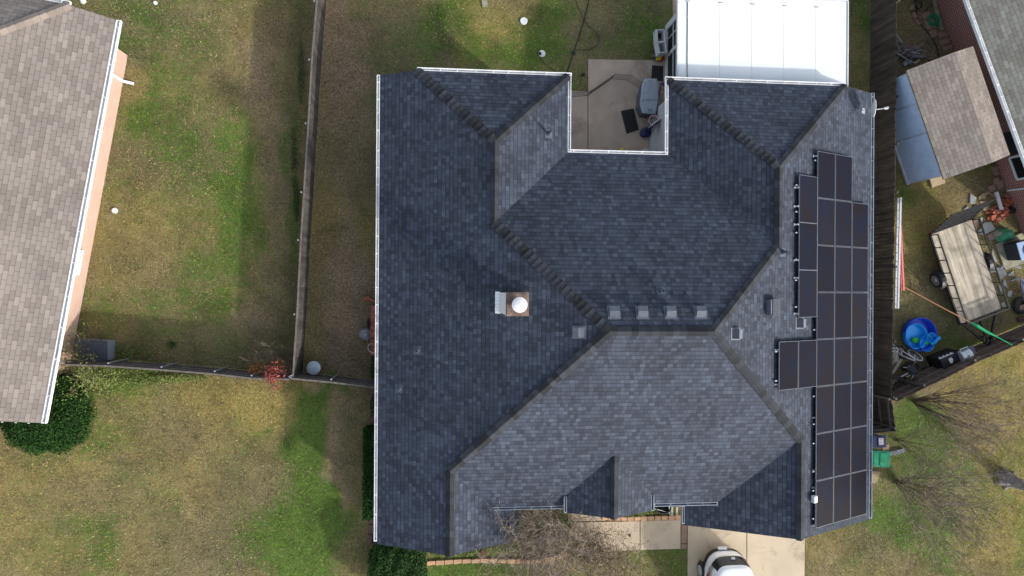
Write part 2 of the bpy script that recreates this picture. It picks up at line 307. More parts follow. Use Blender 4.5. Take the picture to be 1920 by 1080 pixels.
# ---------------------------------------------------------------- ground
def ground():
    def axis(a, b, st, lo, hi):
        x = list(np.arange(a, b+1e-6, st)); o = [a-2, a-6, a-15, a-40, a-110, a-300]; p = [b+2, b+6, b+15, b+40, b+110, b+300]
        return np.array(sorted(o)+x+p)
    X = axis(-21, 26, .16, 0, 0); Y = axis(-15, 15, .16, 0, 0); nx, ny = len(X), len(Y)
    gx, gy = np.meshgrid(X, Y, indexing='ij'); fine = (gx > -21) & (gx < 26) & (gy > -15) & (gy < 15)
    # pixel coordinates (of the ground point) only serve to read where real grass tones lie
    cx, sx = np.cos(AY), np.sin(AY)
    pts = np.stack([gx, gy, 0*gx-H], -1) @ RM.T
    u = 960+F*pts[...,0]/-pts[...,2]; v = 540-F*pts[...,1]/-pts[...,2]
    def smooth_noise(s, seed):
        r = np.random.default_rng(seed); n = 64; g = r.random((n, n)); a = (gx/s) % (n-1); b = (gy/s) % (n-1)
        i = np.floor(a).astype(int); j = np.floor(b).astype(int); fa = a-i; fb = b-j; fa = fa*fa*(3-2*fa); fb = fb*fb*(3-2*fb)
        return (g[i, j]*(1-fa)+g[i+1, j]*fa)*(1-fb)+(g[i, j+1]*(1-fa)+g[i+1, j+1]*fa)*fb
    nz = .5*smooth_noise(1.9, 1)+.3*smooth_noise(.8, 2)+.2*smooth_noise(.35, 3)
    u2 = u+(smooth_noise(.9, 5)-.5)*60; v2 = v+(smooth_noise(.9, 6)-.5)*60
    def blob(cu, cv, ru, rv, wt): return wt*np.exp(-(((u2-cu)/ru)**2+((v2-cv)/rv)**2)**1.2)
    G = np.full_like(u, .37); D = np.zeros_like(u); Y_ = np.full_like(u, .35)
    for b in [(270,60,70,60,.35),(300,180,80,90,.4),(270,190,45,60,.3),(330,260,60,60,.2),(435,430,40,120,.3),(440,240,28,120,.25),(400,480,120,100,.2),(350,590,100,60,.1),(545,330,14,200,.35),
              (592,900,26,170,.95),(590,740,60,26,.8),(565,1020,60,80,.85),(500,1000,40,60,.3),(620,1000,60,60,.35),(570,850,30,110,.5),(470,860,90,80,.12),(240,800,80,60,.12),
              (330,950,170,90,.1),(160,1050,90,60,.05),(870,40,50,50,.3),(1010,60,60,70,.35),(790,60,70,80,.25),(960,110,120,30,.3),(1210,40,60,70,.35),(1160,60,40,60,.1),(1612,90,16,90,.3),
              (1740,770,60,40,.4),(1740,830,60,60,.55),(1680,960,45,50,.65),(1720,1000,60,50,.4),(1790,1040,80,50,.2),(1860,860,60,120,.12),(1700,350,30,20,.35),(1760,360,70,25,.25),(1790,660,60,40,.15),
              (1240,1040,60,40,.3),(850,1060,70,30,.45),(800,1070,60,20,.3),(1250,960,40,12,.5),(670,970,25,30,.4),(900,1030,80,20,.4),(660,830,25,120,.15),(210,390,60,40,.05),(190,700,100,25,.5),(330,700,80,20,.3),(690,380,40,40,.2),(700,200,30,40,.2),(1040,990,40,40,.4),(1790,470,110,130,-.35),(1740,130,60,110,-.3),(640,450,55,340,-.45),(650,250,45,240,-.2),(500,150,40,200,-.15),(500,520,50,150,-.15),(300,620,160,40,-.12)]: G += blob(*b)
    for b in [(640,60,60,150,.6),(660,330,45,160,.35),(640,560,50,120,.7),(640,660,60,60,.7),(640,450,45,330,.12),(510,300,40,260,.22),(630,150,40,120,.25),(490,100,45,90,.4),(500,330,50,160,.35),(500,600,60,60,.45),(330,620,160,50,.25),(160,560,30,150,.35),(640,780,32,90,.35),(645,880,30,200,.3),
              (1140,90,60,40,.45),(1250,60,40,60,.15),(1080,120,40,30,.35),(1730,140,60,150,.6),(1830,340,90,60,.35),(1850,560,90,90,.35),(1700,520,60,80,.15),(1690,880,40,80,.55),(1720,740,60,40,.4),(1830,640,80,40,.45),(1700,760,60,40,.4),
              (1560,1050,70,50,.3),(1790,800,120,30,.25),(1800,900,120,50,.25),(1100,1060,160,30,.15),(1600,120,20,120,.3),(700,640,30,60,.4),(1690,300,40,60,.3),(215,390,20,20,.5),(1000,1010,60,60,.4),(720,100,70,60,.2)]: D += blob(*b)
    for b in [(900,20,100,60,.3),(1880,800,80,160,.75),(1870,680,90,60,.6),(1900,1000,60,100,.55),(450,760,120,60,.35),(120,860,90,60,.3),(60,950,80,120,.3),(1720,430,60,100,.5),(1700,400,40,60,.3),(330,430,140,200,.1),(650,420,60,80,.15),(200,1040,200,60,.2),(360,720,160,30,.3),(930,70,60,40,.35),(1010,130,100,40,.2)]: Y_ += blob(*b)
    G = np.clip(G+(nz-.5)*.9, 0, 1); D = np.clip(D+(smooth_noise(1.1, 8)-.5)*.25, 0, 1); Y_ = np.clip(Y_+(smooth_noise(2.5, 9)-.5)*.5, 0, 1)
    G[~fine] = .4; D[~fine] = .1; Y_[~fine] = .35
    z = np.where(fine, 0, 0.)
    V = np.stack([gx, gy, z], -1).reshape(-1, 3)
    idx = np.arange(nx*ny).reshape(nx, ny); Fc = np.stack([idx[:-1,:-1], idx[1:,:-1], idx[1:,1:], idx[:-1,1:]], -1).reshape(-1, 4)
    me = bpy.data.meshes.new('lawn'); me.from_pydata(V.tolist(), [], Fc.tolist())
    ca = me.color_attributes.new('tone', 'FLOAT_COLOR', 'POINT')
    ca.data.foreach_set('color', np.stack([G, D, Y_, np.ones_like(G)], -1).reshape(-1).astype(np.float32))
    m, t, b = nodes('lawn_grass'); tc = N(t, 'ShaderNodeTexCoord'); vec = tc.outputs['Object']
    at = N(t, 'ShaderNodeAttribute', attribute_name='tone'); sp = N(t, 'ShaderNodeSeparateColor'); L(t, at.outputs['Color'], sp.inputs[0])
    n1 = noise_(t, vec, 4.5, 8, .8, .4); n2 = noise_(t, vec, 12, 5, .8, .5); n3 = noise_(t, vec, 1.4, 7, .75, .3); n4 = noise_(t, vec, 26, 3, .8)
    g = math_(t, 'ADD', sp.outputs[0], math_(t, 'MULTIPLY', math_(t, 'SUBTRACT', n1, .5), 1.5))
    g = math_(t, 'ADD', g, math_(t, 'MULTIPLY', math_(t, 'SUBTRACT', n2, .5), 1.3)); gm = ramp_(t, g, [(.38, 0.), (.80, 1.)])
    tan = mix_(t, ramp_(t, math_(t, 'ADD', sp.outputs[2], math_(t, 'MULTIPLY', math_(t, 'SUBTRACT', n3, .5), .9)), [(.2, 0.), (.85, 1.)]), (.18,.15,.08), (.28,.22,.075))
    green = mix_(t, ramp_(t, n1, [(.4, 0.), (.62, 1.)]), (.075,.108,.028), (.085,.17,.022))
    dirt = mix_(t, ramp_(t, n2, [(.35, 0.), (.65, 1.)]), (.20,.145,.09), (.28,.21,.135))
    d = math_(t, 'ADD', sp.outputs[1], math_(t, 'MULTIPLY', math_(t, 'SUBTRACT', n1, .5), .9)); dm = ramp_(t, d, [(.15, 0.), (.75, 1.)])
    c = mix_(t, dm, tan, dirt); c = mix_(t, math_(t, 'MULTIPLY', gm, .92), c, green)
    spk = ramp_(t, math_(t, 'ADD', math_(t, 'MULTIPLY', n2, .55), math_(t, 'MULTIPLY', n4, .45)), [(.36, .30), (.5, .95), (.64, 1.75)]); c = mix_(t, 1., c, spk, 'MULTIPLY')
    pf = ramp_(t, noise_(t, vec, .55, 7, .7, .5), [(.32, .66), (.52, 1.), (.7, 1.22)]); c = mix_(t, 1., c, pf, 'MULTIPLY')
    L(t, c, b.inputs['Base Color']); b.inputs['Roughness'].default_value = .95; b.inputs['Specular IOR Level'].default_value = .15
    bump_(t, b, math_(t, 'ADD', n2, math_(t, 'MULTIPLY', n4, .6)), .8, .06)
    me.materials.append(m); o = bpy.data.objects.new('lawn', me); COL.objects.link(o); o['kind'] = 'structure'
    return X, Y, G, D, Y_, nz
GX, GY, GG, GD, GYY, GN = ground()
def grass_blades():
    r = np.random.default_rng(3); n = 520000
    x = r.uniform(-20.5, 25.5, n); y = r.uniform(-13.5, 13.5, n)
    # clumps: jitter a share of the blades round common centres
    cxs = r.uniform(-20.5, 25.5, 9000); cys = r.uniform(-13.5, 13.5, 9000); k = r.integers(0, 9000, n); cl = r.random(n) < .5
    x = np.where(cl, cxs[k]+r.normal(0, .10, n), x); y = np.where(cl, cys[k]+r.normal(0, .10, n), y)
    ok = ~((x > -2.2) & (x < 15.3) & (y > -7.2) & (y < 7.1)) & ~((x > -2.2) & (x < 2) & (y < -7) & (y > -8.6)) & ~((x > 8.9) & (x < 15.3) & (y < -7) & (y > -8.3))
    ok &= ~((x > 9.05) & (x < 13.7) & (y < -8.2)) & ~((x > 4.5) & (x < 9.3) & (y < -8.6) & (y > -10.15)) & ~((x > 5.3) & (x < 8.4) & (y > 4) & (y < 8.95)) & ~((x > 8.3) & (x < 15.0) & (y > 7)) & (x > -20)
    x = x[ok]; y = y[ok]; cl = cl[ok]; k = k[ok]; n = len(x)
    gi = np.clip(np.searchsorted(GX, x)-1, 0, len(GX)-2); gj = np.clip(np.searchsorted(GY, y)-1, 0, len(GY)-2)
    g = GG[gi, gj]; d = GD[gi, gj]; yy = GYY[gi, gj]
    gi2, gj2 = gi, gj; keep = r.random(n) > np.clip(d*1.15, 0, .97); x, y, g, d, yy, cl, k, gi2, gj2 = [q[keep] for q in (x, y, g, d, yy, cl, k, gi2, gj2)]; n = len(x)
    cr = r.random(9000)[k]*.6-.3
    green = r.random(n) < np.clip((g+np.where(cl, cr, 0)-.30)*1.35, .02, .97)
    an = r.uniform(0, 2*np.pi, n); ln = r.uniform(.03, .09, n); w_ = r.uniform(.005, .011, n); h = r.uniform(.005, .045, n)
    dx, dy = np.cos(an), np.sin(an); V = np.empty((n, 3, 3))
    V[:,0] = np.stack([x-dy*w_, y+dx*w_, 0*x+.004], 1); V[:,1] = np.stack([x+dy*w_, y-dx*w_, 0*x+.004], 1); V[:,2] = np.stack([x+dx*ln, y+dy*ln, h+.006], 1)
    br = .9*(np.exp(r.normal(0, .46, n))*.95*(.55+.9*GN[gi2, gj2]))[:,None]
    tan = np.where((r.random(n) < yy)[:,None], [[.30,.245,.085]], [[.235,.195,.115]])*(1-.25*d[:,None]); grn = np.where((r.random(n) < .5)[:,None], [[.085,.142,.026]], [[.085,.110,.034]])*(1+1.0*np.clip(g-.75, 0, .5))[:,None]*np.array([1,1.1,.8])
    c = np.where(green[:,None], grn, tan)*br; c = np.clip(c, .01, .6)
    me = bpy.data.meshes.new('grass'); me.vertices.add(n*3); me.vertices.foreach_set('co', V.ravel()); me.loops.add(n*3); me.loops.foreach_set('vertex_index', np.arange(n*3, dtype=np.int32))
    me.polygons.add(n); me.polygons.foreach_set('loop_start', np.arange(0, n*3, 3, dtype=np.int32)); me.update(calc_edges=True)
    ca = me.color_attributes.new('tone', 'FLOAT_COLOR', 'POINT'); ca.data.foreach_set('color', np.repeat(np.concatenate([c, np.ones((n,1))], 1), 3, axis=0).astype(np.float32).ravel())
    m, t, b = nodes('grass_blades'); a = N(t, 'ShaderNodeAttribute', attribute_name='tone'); L(t, a.outputs['Color'], b.inputs['Base Color']); b.inputs['Roughness'].default_value = .9; b.inputs['Specular IOR Level'].default_value = .1
    me.materials.append(m); o = bpy.data.objects.new('grass', me); COL.objects.link(o); tag(o, 'short patchy green and straw coloured grass on the lawns', 'grass', kind='stuff')
grass_blades()

def slab(name, px, z, mat_, kind='structure', holes=None):
    mb = MB(); mb.prism([P(u, v, z) for u, v in px], -.05, z); o = build(name, mb, mat_); o['kind'] = kind; return o
# patio in the courtyard (slabs butted with open joints)
mb = MB()
for q in [[(1103,111),(1225,113),(1262,113),(1262,300),(1103,300)], [(1040,171),(1101.6,171),(1101.6,300),(1040,300)]]:
    mb.prism([P(u, v, .04) for u, v in q], -.05, .04)
o = build('patio', mb, M['concrete']); o['kind'] = 'structure'
mb = MB(); mb.prism([P(u, v, .05) for u, v in [(1262,100),(1592,100),(1592,-40),(1262,-40)]], -.05, .05); o = build('covered_patio_floor', mb, M['concrete']); o['kind'] = 'structure'
mb = MB()
for q in [[(1290,960),(1399.4,960),(1400.4,1500),(1288,1500)], [(1401,960),(1509,960),(1507,1500),(1402,1500)]]:
    mb.prism([P(u, v, .03) for u, v in q], -.05, .03)
o = build('driveway', mb, M['drive']); o['kind'] = 'structure'
mb = MB()
for q in [[(1065,940),(1135,940),(1135,976),(1065,978)], [(1072,979.5),(1199.5,977.5),(1199.5,1031),(1110,1034),(1066,1000)], [(1201,977),(1276,975),(1276,1029),(1201,1031)]]:
    mb.prism([P(u, v, .035) for u, v in q], -.05, .035)
o = build('front_path', mb, M['drive']); o['kind'] = 'structure'
mb = MB()
for q in [[(1277.5,985),(1288.5,985),(1288.5,1018.5),(1277.5,1019)], [(1277.5,1020.5),(1288.5,1020.5),(1288.5,1029),(1277.5,1029.5)]]:
    mb.prism([P(u, v, .035) for u, v in q], -.05, .035)
o = build('paver_strip', mb, M['paver']); o['kind'] = 'structure'

# ================================================================= HOUSES
def roof_slab(mb, planes, th=.12):
    key = lambda q: (round(q[0], 3), round(q[1], 3), round(q[2], 3))
    cnt = {}
    for pl in planes:
        for i in range(len(pl)):
            a, b = key(pl[i]), key(pl[(i+1) % len(pl)]); cnt[frozenset((a, b))] = cnt.get(frozenset((a, b)), 0)+1
    for pl in planes:
        pl = [Vector(q) for q in pl]; n = Vector((0,0,0))
        for i in range(len(pl)): n += pl[i].cross(pl[(i+1) % len(pl)])
        if n.z < 0: pl = pl[::-1]
        mb.add(pl, [tuple(range(len(pl)))])
        mb.add([q-Vector((0,0,th)) for q in pl], [tuple(reversed(range(len(pl))))])
        for i in range(len(pl)):
            a, b = pl[i], pl[(i+1) % len(pl)]
            if cnt[frozenset((key(a), key(b)))] == 1:
                mb.add([a, b, b-Vector((0,0,th)), a-Vector((0,0,th))], [(0,3,2,1)])
def ridge_caps(a, b, parent, m, slope, w=.15, step=.21, contrast=.35):
    a, b = Vector(a), Vector(b); mb = MB(); d = b-a
    if d.z > 0 and abs(d.z) > .2: a, b = b, a; d = b-a     # lay from the top down
    if True:
        n = max(1, int(d.length/step)); e = d/n; dh = Vector((d.x, d.y, 0)).normalized(); sd_ = Vector((-dh.y, dh.x, 0))
        drop = (slope if abs(d.z) < .2 else slope*.7071)*w
        for i in range(n):
            p = a+e*i; q = a+e*(i+1.12); l0, l1 = .018, .050
            vv = 1+random.choice((-contrast, 0, contrast, random.uniform(-contrast, contrast)))
            jit = random.uniform(-.008, .008)
            vs = []
            for pt, l in ((p, l0), (q, l1)):
                z = Vector((0,0,l)); vs += [pt+sd_*(w+jit)-Vector((0,0,drop))+z, pt+z+Vector((0,0,.012)), pt-sd_*(w+jit)-Vector((0,0,drop))+z]
            vs += [q+sd_*w-Vector((0,0,drop+.0)), q, q-sd_*w-Vector((0,0,drop))]
            mb.add(vs, [(0,1,4,3),(1,2,5,4),(3,4,7,6),(4,5,8,7)], vv)
    # face orientation check
    build('ridge_cap', mb, m, parent)
def gutter(a, b, out, parent, w=.10, hang=.61, depth=.1, seed=1, m='gutter'):
    """open trough along the eave a-b; 'out' = horizontal unit vector away from the roof"""
    a, b, out = Vector(a), Vector(b), Vector(out); mb = MB(); z = Vector((0,0,1)); r = random.Random(seed)
    mb.bar(a+out*w-z*.05, b+out*w-z*.05, .022, depth+.03)
    mb.bar(a+out*.012-z*.05, b+out*.012-z*.05, .018, depth)
    mb.bar(a+out*(w/2)-z*.098, b+out*(w/2)-z*.098, w-.03, .008, .75)
    L_ = (b-a).length; n = int(L_/hang); d = (b-a)/L_
    for i in range(n+1):
        t = min(L_-.02, (i+.3+r.uniform(-.12, .12))*hang) if i < n else L_-.02
        p = a+d*t; mb.bar(p+out*.02-z*.004, p+out*(w-.008)-z*.004, .03, .008, 1.05)
    for e in (a, b): mb.box(e+out*(w/2)-z*.05, (.012 if abs(out.y) > .5 else w, w if abs(out.y) > .5 else .012, depth))
    build('gutter', mb, M[m], parent)

s = .4738; sS = .4758; Z0 = 2.3
xW, xE = -2.612, 15.737; zN, zS, zE, zA, zB = [Z0+q for q in (.628, .499, -.07, .05, .001)]
yN = 7.512; yN2 = 7.501; yc = 4.815; yS = -7.66; xc1 = 3.991; xc2 = 7.62; xA = 2.395; xB = 8.535; ysA = -9.026; ysB = -8.648
xr1 = (zN+s*xc1-Z0+s*xW)/(2*s); zr1 = Z0+s*(xr1-xW)
R1a = (xr1, yN-(zr1-zN)/s, zr1); R1b = (xr1, yc-(zr1-zN)/s, zr1)
yP = (zN-zS+s*yc+sS*yS)/(s+sS); zP = zN+s*(yc-yP); P1 = (xW+(zP-Z0)/s, yP, zP); P2 = (xE-(zP-zE)/s, yP, zP)
xr2 = (zE+s*xE-zN+s*xc2)/(2*s); zr2 = zE+s*(xE-xr2); R2a = (xr2, yN2-(zr2-zN)/s, zr2); R2b = (xr2, yc-(zr2-zN)/s, zr2)
xr3 = (zA+s*xA-Z0+s*xW)/(2*s); zr3 = Z0+s*(xr3-xW); R3a = (xr3, yS+(zr3-zS)/sS, zr3); R3b = (xr3, ysA, zr3)
xr4 = (zE+s*xE-zB+s*xB)/(2*s); zr4 = zE+s*(xE-xr4); R4a = (xr4, yS+(zr4-zS)/sS, zr4); R4b = (xr4, ysB, zr4)
xNW = xW+(zN-Z0)/s; xNE = xE-(zN-zE)/s
vA = (xA-(zS-zA)/s, yS, zS); vB = (xB+(zS-zB)/s, yS, zS)
house = thing('shingled_house', 'large house with a charcoal hip roof and a chimney, filling the middle', 'house', (6.5, -.5, 0))
planes = [
 [(xW,yN,Z0),(xNW,yN,zN),R1a,R1b,P1,R3a,R3b,(xW,ysA,Z0)],
 [(xNW,yN,zN),(xc1,yN,zN),R1a],
 [(xc1,yN,zN),(xc1,yc,zN),R1b,R1a],
 [(xc1,yc,zN),(xc2,yc,zN),R2b,P2,P1,R1b],
 [(xc2,yc,zN),(xc2,yN2,zN),R2a,R2b],
 [(xc2,yN2,zN),(xNE,yN2,zN),R2a],
 [(xE,yN2,zE),(xNE,yN2,zN),R2a,R2b,P2,R4a,R4b,(xE,ysB,zE)],
 [P1,P2,R4a,vB,vA,R3a],
 [R3a,vA,(xA,yS,zA),(xA,ysA,zA),R3b],
 [R4a,R4b,(xB,ysB,zB),(xB,yS,zB),vB]]
# small gable over the entry
xg, yg, zg = 5.528, -5.70, zS+sS*(-5.70-yS); yge = -7.84; zl = zg-s*(xg-4.04)
def ySat(z): return yS+(z-zS)/sS
G0 = (xg, yg, zg); G1 = (xg, yge, zg)
mb = MB(); roof_slab(mb, planes); roof = build('roof', mb, M['roof'], house)
mb = MB(); roof_slab(mb, [[G0, G1, (4.04,yge,zl), (4.04,ySat(zl),zl)], [G0, (7.03,ySat(zl),zl), (7.03,yge,zl), G1]])
build('gable_roof', mb, M['roof'], house)
C = M['cap']
for a, b in [(R1a, (xNW,yN,zN)), (P1, R1b), (P1, R3a)]: ridge_caps(a, b, roof, C, s, contrast=.45, w=.17)
for a, b in [(R1a, (xc1,yN,zN)), (R1a, R1b), (P1, P2), (P2, R2b), (R2a, R2b), (R2a, (xNE,yN2,zN)), (R2a, (xc2,yN2,zN)), (P2, R4a), (R3a, R3b), (R4a, R4b)]: ridge_caps(a, b, roof, C, s)
ridge_caps(G0, G1, roof, C, s, w=.13)
# walls
wl = MB()
wl.prism([(xW+.5,yN-.45),(xc1-.5,yN-.45),(xc1-.5,yc-.45),(xc2+.2,yc-.45),(xc2+.2,yN2-.45),(xE-.5,yN2-.45),(xE-.5,ysB+.4),(xB+.4,ysB+.4),(xB+.4,yS+.45),(xA-.45,yS+.45),(xA-.45,ysA+.4),(xW+.5,ysA+.4)], 0, 2.22)
wl.prism([(xW+1.9,yN-.45),(xc1-.5,yN-.45),(xc1-.5,yc-.45),(xc2+.2,yc-.45),(xc2+.2,yN2-.45),(xE-1.9,yN2-.45),(xE-1.9,yS+.9),(xW+1.9,yS+.9)], 2.22, 2.78)
build('walls', wl, M['siding'], house)
for (x0, x1, y, zt0, zt1, zr, xr) in [(xW+.5, xA-.45, ysA+.4, Z0+.08, zA+.08, zr3, xr3), (xB+.4, xE-.5, ysB+.4, zB+.05, zE+.1, zr4, xr4)]:
    ga = MB(); ga.add([(x0,y,2.22),(x1,y,2.22),(x1,y,zt1),(xr,y,zr-.2),(x0,y,zt0),(x0,y+.1,2.22),(x1,y+.1,2.22),(x1,y+.1,zt1),(xr,y+.1,zr-.2),(x0,y+.1,zt0)], [(0,1,2,3,4),(9,8,7,6,5),(0,5,6,1),(1,6,7,2),(2,7,8,3),(3,8,9,4),(4,9,5,0)]); build('gable_wall', ga, M['siding'], house)
ga = MB(); ga.add([(4.3,yge+.3,zl-.02),(6.78,yge+.3,zl-.02),(xg,yge+.3,zg-.16),(4.3,yge+.4,zl-.02),(6.78,yge+.4,zl-.02),(xg,yge+.4,zg-.16)], [(0,1,2),(5,4,3),(0,3,4,1),(1,4,5,2),(2,5,3,0)])
build('gable_wall', ga, M['siding'], house)
for x in (4.3, 6.78): po = MB(); po.box((x, yge+.35, 1.5), (.14, .14, 2.95)); build('porch_post', po, M['white'], house)
# entry door and garage door under the south eaves
mb = MB(); mb.box((5.5, yS+.44, 1.05), (.95, .05, 2.05)); d_ = build('door', mb, M['navy'], house)
mb = MB(); mb.lathe((5.85, yS+.39, 1.0), [(.0,-.03),(.03,-.02),(.03,.02),(0,.03)], 10); build('handle', mb, M['steel'], d_)
mb = MB()
for k in range(4): mb.box((12.1, ysB+.385, .3+k*.53), (4.9, .04, .51))
build('garage_door', mb, M['white'], house)
for (x, y, sx, sy) in [(xW+.5, 4, .08, 1.4), (xW+.5, -2, .08, 1.4), (xW+.5, -6, .08, 1.2), (xE-.5, 3, .08, 1.4), (xE-.5, -4, .08, 1.2)]:
    mb = MB(); mb.box((x, y, 1.45), (sx, sy, 1.2)); wn_ = build('window', mb, M['glass'], house)
    mb = MB()
    for a, b in (((0,-sy/2,-.6),(0,sy/2,-.6)),((0,-sy/2,.6),(0,sy/2,.6)),((0,-sy/2,-.6),(0,-sy/2,.6)),((0,sy/2,-.6),(0,sy/2,.6)),((0,0,-.6),(0,0,.6))):
        mb.bar(Vector((x,y,1.45))+Vector(a), Vector((x,y,1.45))+Vector(b), .11 if a[2] != b[2] else .11, .06)
    build('frame', mb, M['white'], wn_)
# gutters
z_ = .005
gutter((xW, yN, Z0), (xW, ysA+.1, Z0), (-1,0,0), house, seed=2)
gutter((xNW, yN, zN), (xc1+.12, yN, zN), (0,1,0), house, seed=3)
gutter((xc1, yN, zN), (xc1, yc+.02, zN), (1,0,0), house, seed=4)
gutter((xc1+.02, yc, zN), (xc2-.02, yc, zN), (0,1,0), house, seed=5)
gutter((xc2, yc, zN), (xc2, yN2, zN), (-1,0,0), house, seed=6)
gutter((xc2-.12, yN2, zN), (xNE, yN2, zN), (0,1,0), house, seed=7)
gutter((xE, yN2, zE), (xE, ysB+.05, zE), (1,0,0), house, seed=8, m='gutter_grey')
gutter((vA[0], yS, zS), (4.02, yS, zS), (0,-1,0), house, seed=9, m='gutter_grey')
gutter((7.05, yS, zS), (vB[0], yS, zS), (0,-1,0), house, seed=10, m='gutter_grey')
gutter((4.03, ySat(zl)-.1, zl), (4.03, yge, zl), (-1,0,0), house, w=.1, seed=11, m='gutter_grey')
gutter((7.04, ySat(zl)-.1, zl), (7.04, yge, zl), (1,0,0), house, w=.1, seed=12, m='gutter_grey')
gutter((xB, yS-.15, zB), (xB, ysB+.05, zB), (-1,0,0), house, w=.09, seed=13, m='gutter_grey')
# downspouts
for x, y, zt in [(xW+.43, ysA+.6, 2.2), (xW+.43, yN-.9, 2.2), (xE-.43, -6.6, 2.1)]:
    mb = MB(); mb.bar((x, y, .1), (x, y, zt), .08, .06); build('downspout', mb, M['white'], house)

def zWp(x, y): return Z0+s*(x-xW)
def zEp(x, y): return zE+s*(xE-x)
def zNp(x, y): return zN+s*(yc-y)
nW = (-s,0,1); nE = (s,0,1); nN = (0,s,1)
pW_ = (xW,0,Z0); pE_ = (xE,0,zE); pN_ = (0,yc,zN)
# chimney
ch = MB(); ch.box((1.895, -.455, 5.3), (.66, .66, 2.35)); chim = build('chimney', ch, M['white'], house)
mb = MB()
for k in range(7): mb.box((1.455, -.765+.1033*k, zWp(1.455,0)+.03), (.15+.012*(k % 2), .098, .03), M=Matrix.Rotation(-math.atan(s), 3, 'Y'))
mb.box((1.545, -.455, zWp(1.55,0)+.05), (.03, .68, .16))
build('flashing', mb, M['white'], chim)
mb = MB(); mb.box((1.895, -.455, 6.5), (.68, .70, .05)); mb.box((1.895, -.455, 6.535), (.62, .62, .02)); build('cap', mb, M['rust'], chim)
mb = MB(); mb.lathe((1.935, -.465, 6.5), [(.14,.04),(.14,.2),(.15,.2),(.15,.24)], 20); mb.lathe((1.935, -.465, 6.74), [(.225,0),(.228,.02),(.15,.055),(.06,.075),(0,.08)], 28); build('flue_cap', mb, M['greydisc'], chim, smooth=False)

def roof_box_vent(u, v, n, p0, zf, yaw, size=(.42,.42), h=.16, m1='ventmetal', m2='ventlight', parent=None):
    c = RP(u, v, n, p0); nn = Vector(n).normalized(); dn = Vector((nn.x, nn.y, 0)).normalized()   # downhill
    t = Vector((-dn.y, dn.x, 0)); down = t.cross(nn)*-1
    if down.z > 0: down = -down
    Mx = Matrix((t, down, nn)).transposed()
    mb = MB(); mb.box(c+nn*.006, (size[0]+.16, size[1]+.16, .012), M=Mx)
    v_ = []
    for x, y, z in [(-1,-1,0),(1,-1,0),(1,1,0),(-1,1,0),(-1,-1,.35),(1,-1,.35),(1,.25,1),(-1,.25,1),(1,1,.95),(-1,1,.95)]:
        v_.append(c+Mx @ Vector((x*size[0]/2, y*size[1]/2, z*h)))
    mb.add(v_, [(0,1,5,4),(4,5,6,7),(7,6,8,9),(9,8,2,3),(0,4,7,9,3),(1,2,8,6,5)])
    o = build('roof_vent', mb, M[m1], house)
    mb = MB(); mb.box(c+Mx @ Vector((0, -size[1]*.33, h*.66)), (size[0]*.98, size[1]*.36, .01), M=Mx @ Matrix.Rotation(0, 3, 'X')); 
    return o, c, Mx
def box_vent(u, v, n, p0, size=(.31,.35), h=.17):
    """slant-backed vent: steep pale back face uphill, darker hood facing downhill"""
    c = RP(u, v, n, p0); nn = Vector(n).normalized(); dn = Vector((nn.x, nn.y, 0)).normalized(); t = Vector((-dn.y, dn.x, 0)); down = (nn.cross(t)); 
    if down.dot(dn) < 0: down = -down
    Mx = Matrix((t, down, nn)).transposed(); a, b = size[0]/2, size[1]/2
    mb = MB(); mb.box(c+nn*.005, (size[0]+.1, size[1]+.1, .01), M=Mx)
    q = [Vector(k) for k in [(-a,-b,.0),(a,-b,.0),(a,-b*.1,h),(-a,-b*.1,h),(a,b,h*.8),(-a,b,h*.8),(a,b,0),(-a,b,0)]]
    q = [c+Mx @ k for k in q]
    mb.add(q, [(3,2,4,5),(5,4,6,7),(0,3,5,7),(1,6,4,2)])
    o = build('roof_vent', mb, M['ventmetal'], house)
    mb = MB(); off = nn*.004; mb.add([k+off for k in q[:4]]+[k for k in q[:4]], [(0,1,2,3),(0,3,7,4),(1,5,6,2),(2,6,7,3)])
    build('vent_back', mb, M['ventlight'], o)
for u, v in [(1151,586),(1204,586),(1257,586),(1313,586)]: box_vent(u, v, nN, pN_)
box_vent(1086, 623, nW, pW_); box_vent(1379, 626, nE, pE_, size=(.3,.34)); box_vent(1499, 606, nE, pE_, size=(.3,.34))
# large louvred vent
c = RP(1444, 576, nE, pE_); nn = Vector(nE).normalized(); Mx = Matrix((Vector((0,1,0)), Vector((nn.z,0,-nn.x)), nn)).transposed()
mb = MB(); mb.box(c+nn*.1, (.5, .42, .2), M=Mx); vt = build('roof_vent', mb, M['ventmetal'], house)
mb = MB()
for k in range(10): mb.box(c+Mx @ Vector((-.22+k*.049, .04, .215)), (.03, .38, .03), M=Mx)
mb.box(c+Mx @ Vector((-.26, .04, .2)), (.02, .42, .06), M=Mx); mb.box(c+Mx @ Vector((.26, .04, .2)), (.02, .42, .06), M=Mx); mb.box(c+Mx @ Vector((0, .04, .201)), (.5, .40, .006), M=Mx)
build('louvre', mb, M['ventlight'], vt)
def pipe_vent(u, v, n, p0, h=.3, r=.05, m='pipe'):
    c = RP(u, v, n, p0); nn = Vector(n).normalized()
    mb = MB(); q = nn.to_track_quat('Z', 'Y').to_matrix(); mb.box(c+nn*.006, (.3,.3,.01), M=q); mb.lathe(c, [(.1,-.02),(.09,.06),(.06,.1),(r,.1),(r,h),(r*.7,h),(r*.7,h-.1),(0,h-.1)], 14)
    return build('roof_pipe', mb, M[m], house)
pipe_vent(782, 657, nW, pW_); pipe_vent(748, 729, nW, pW_, .2, .035); pipe_vent(1239, 545, nN, pN_, .28, .06); pipe_vent(1467, 473, nE, pE_, .3, .05)
nI = (s,0,1); pI = (xc1,0,zN); pipe_vent(1029, 251, nI, pI, .42, .045)

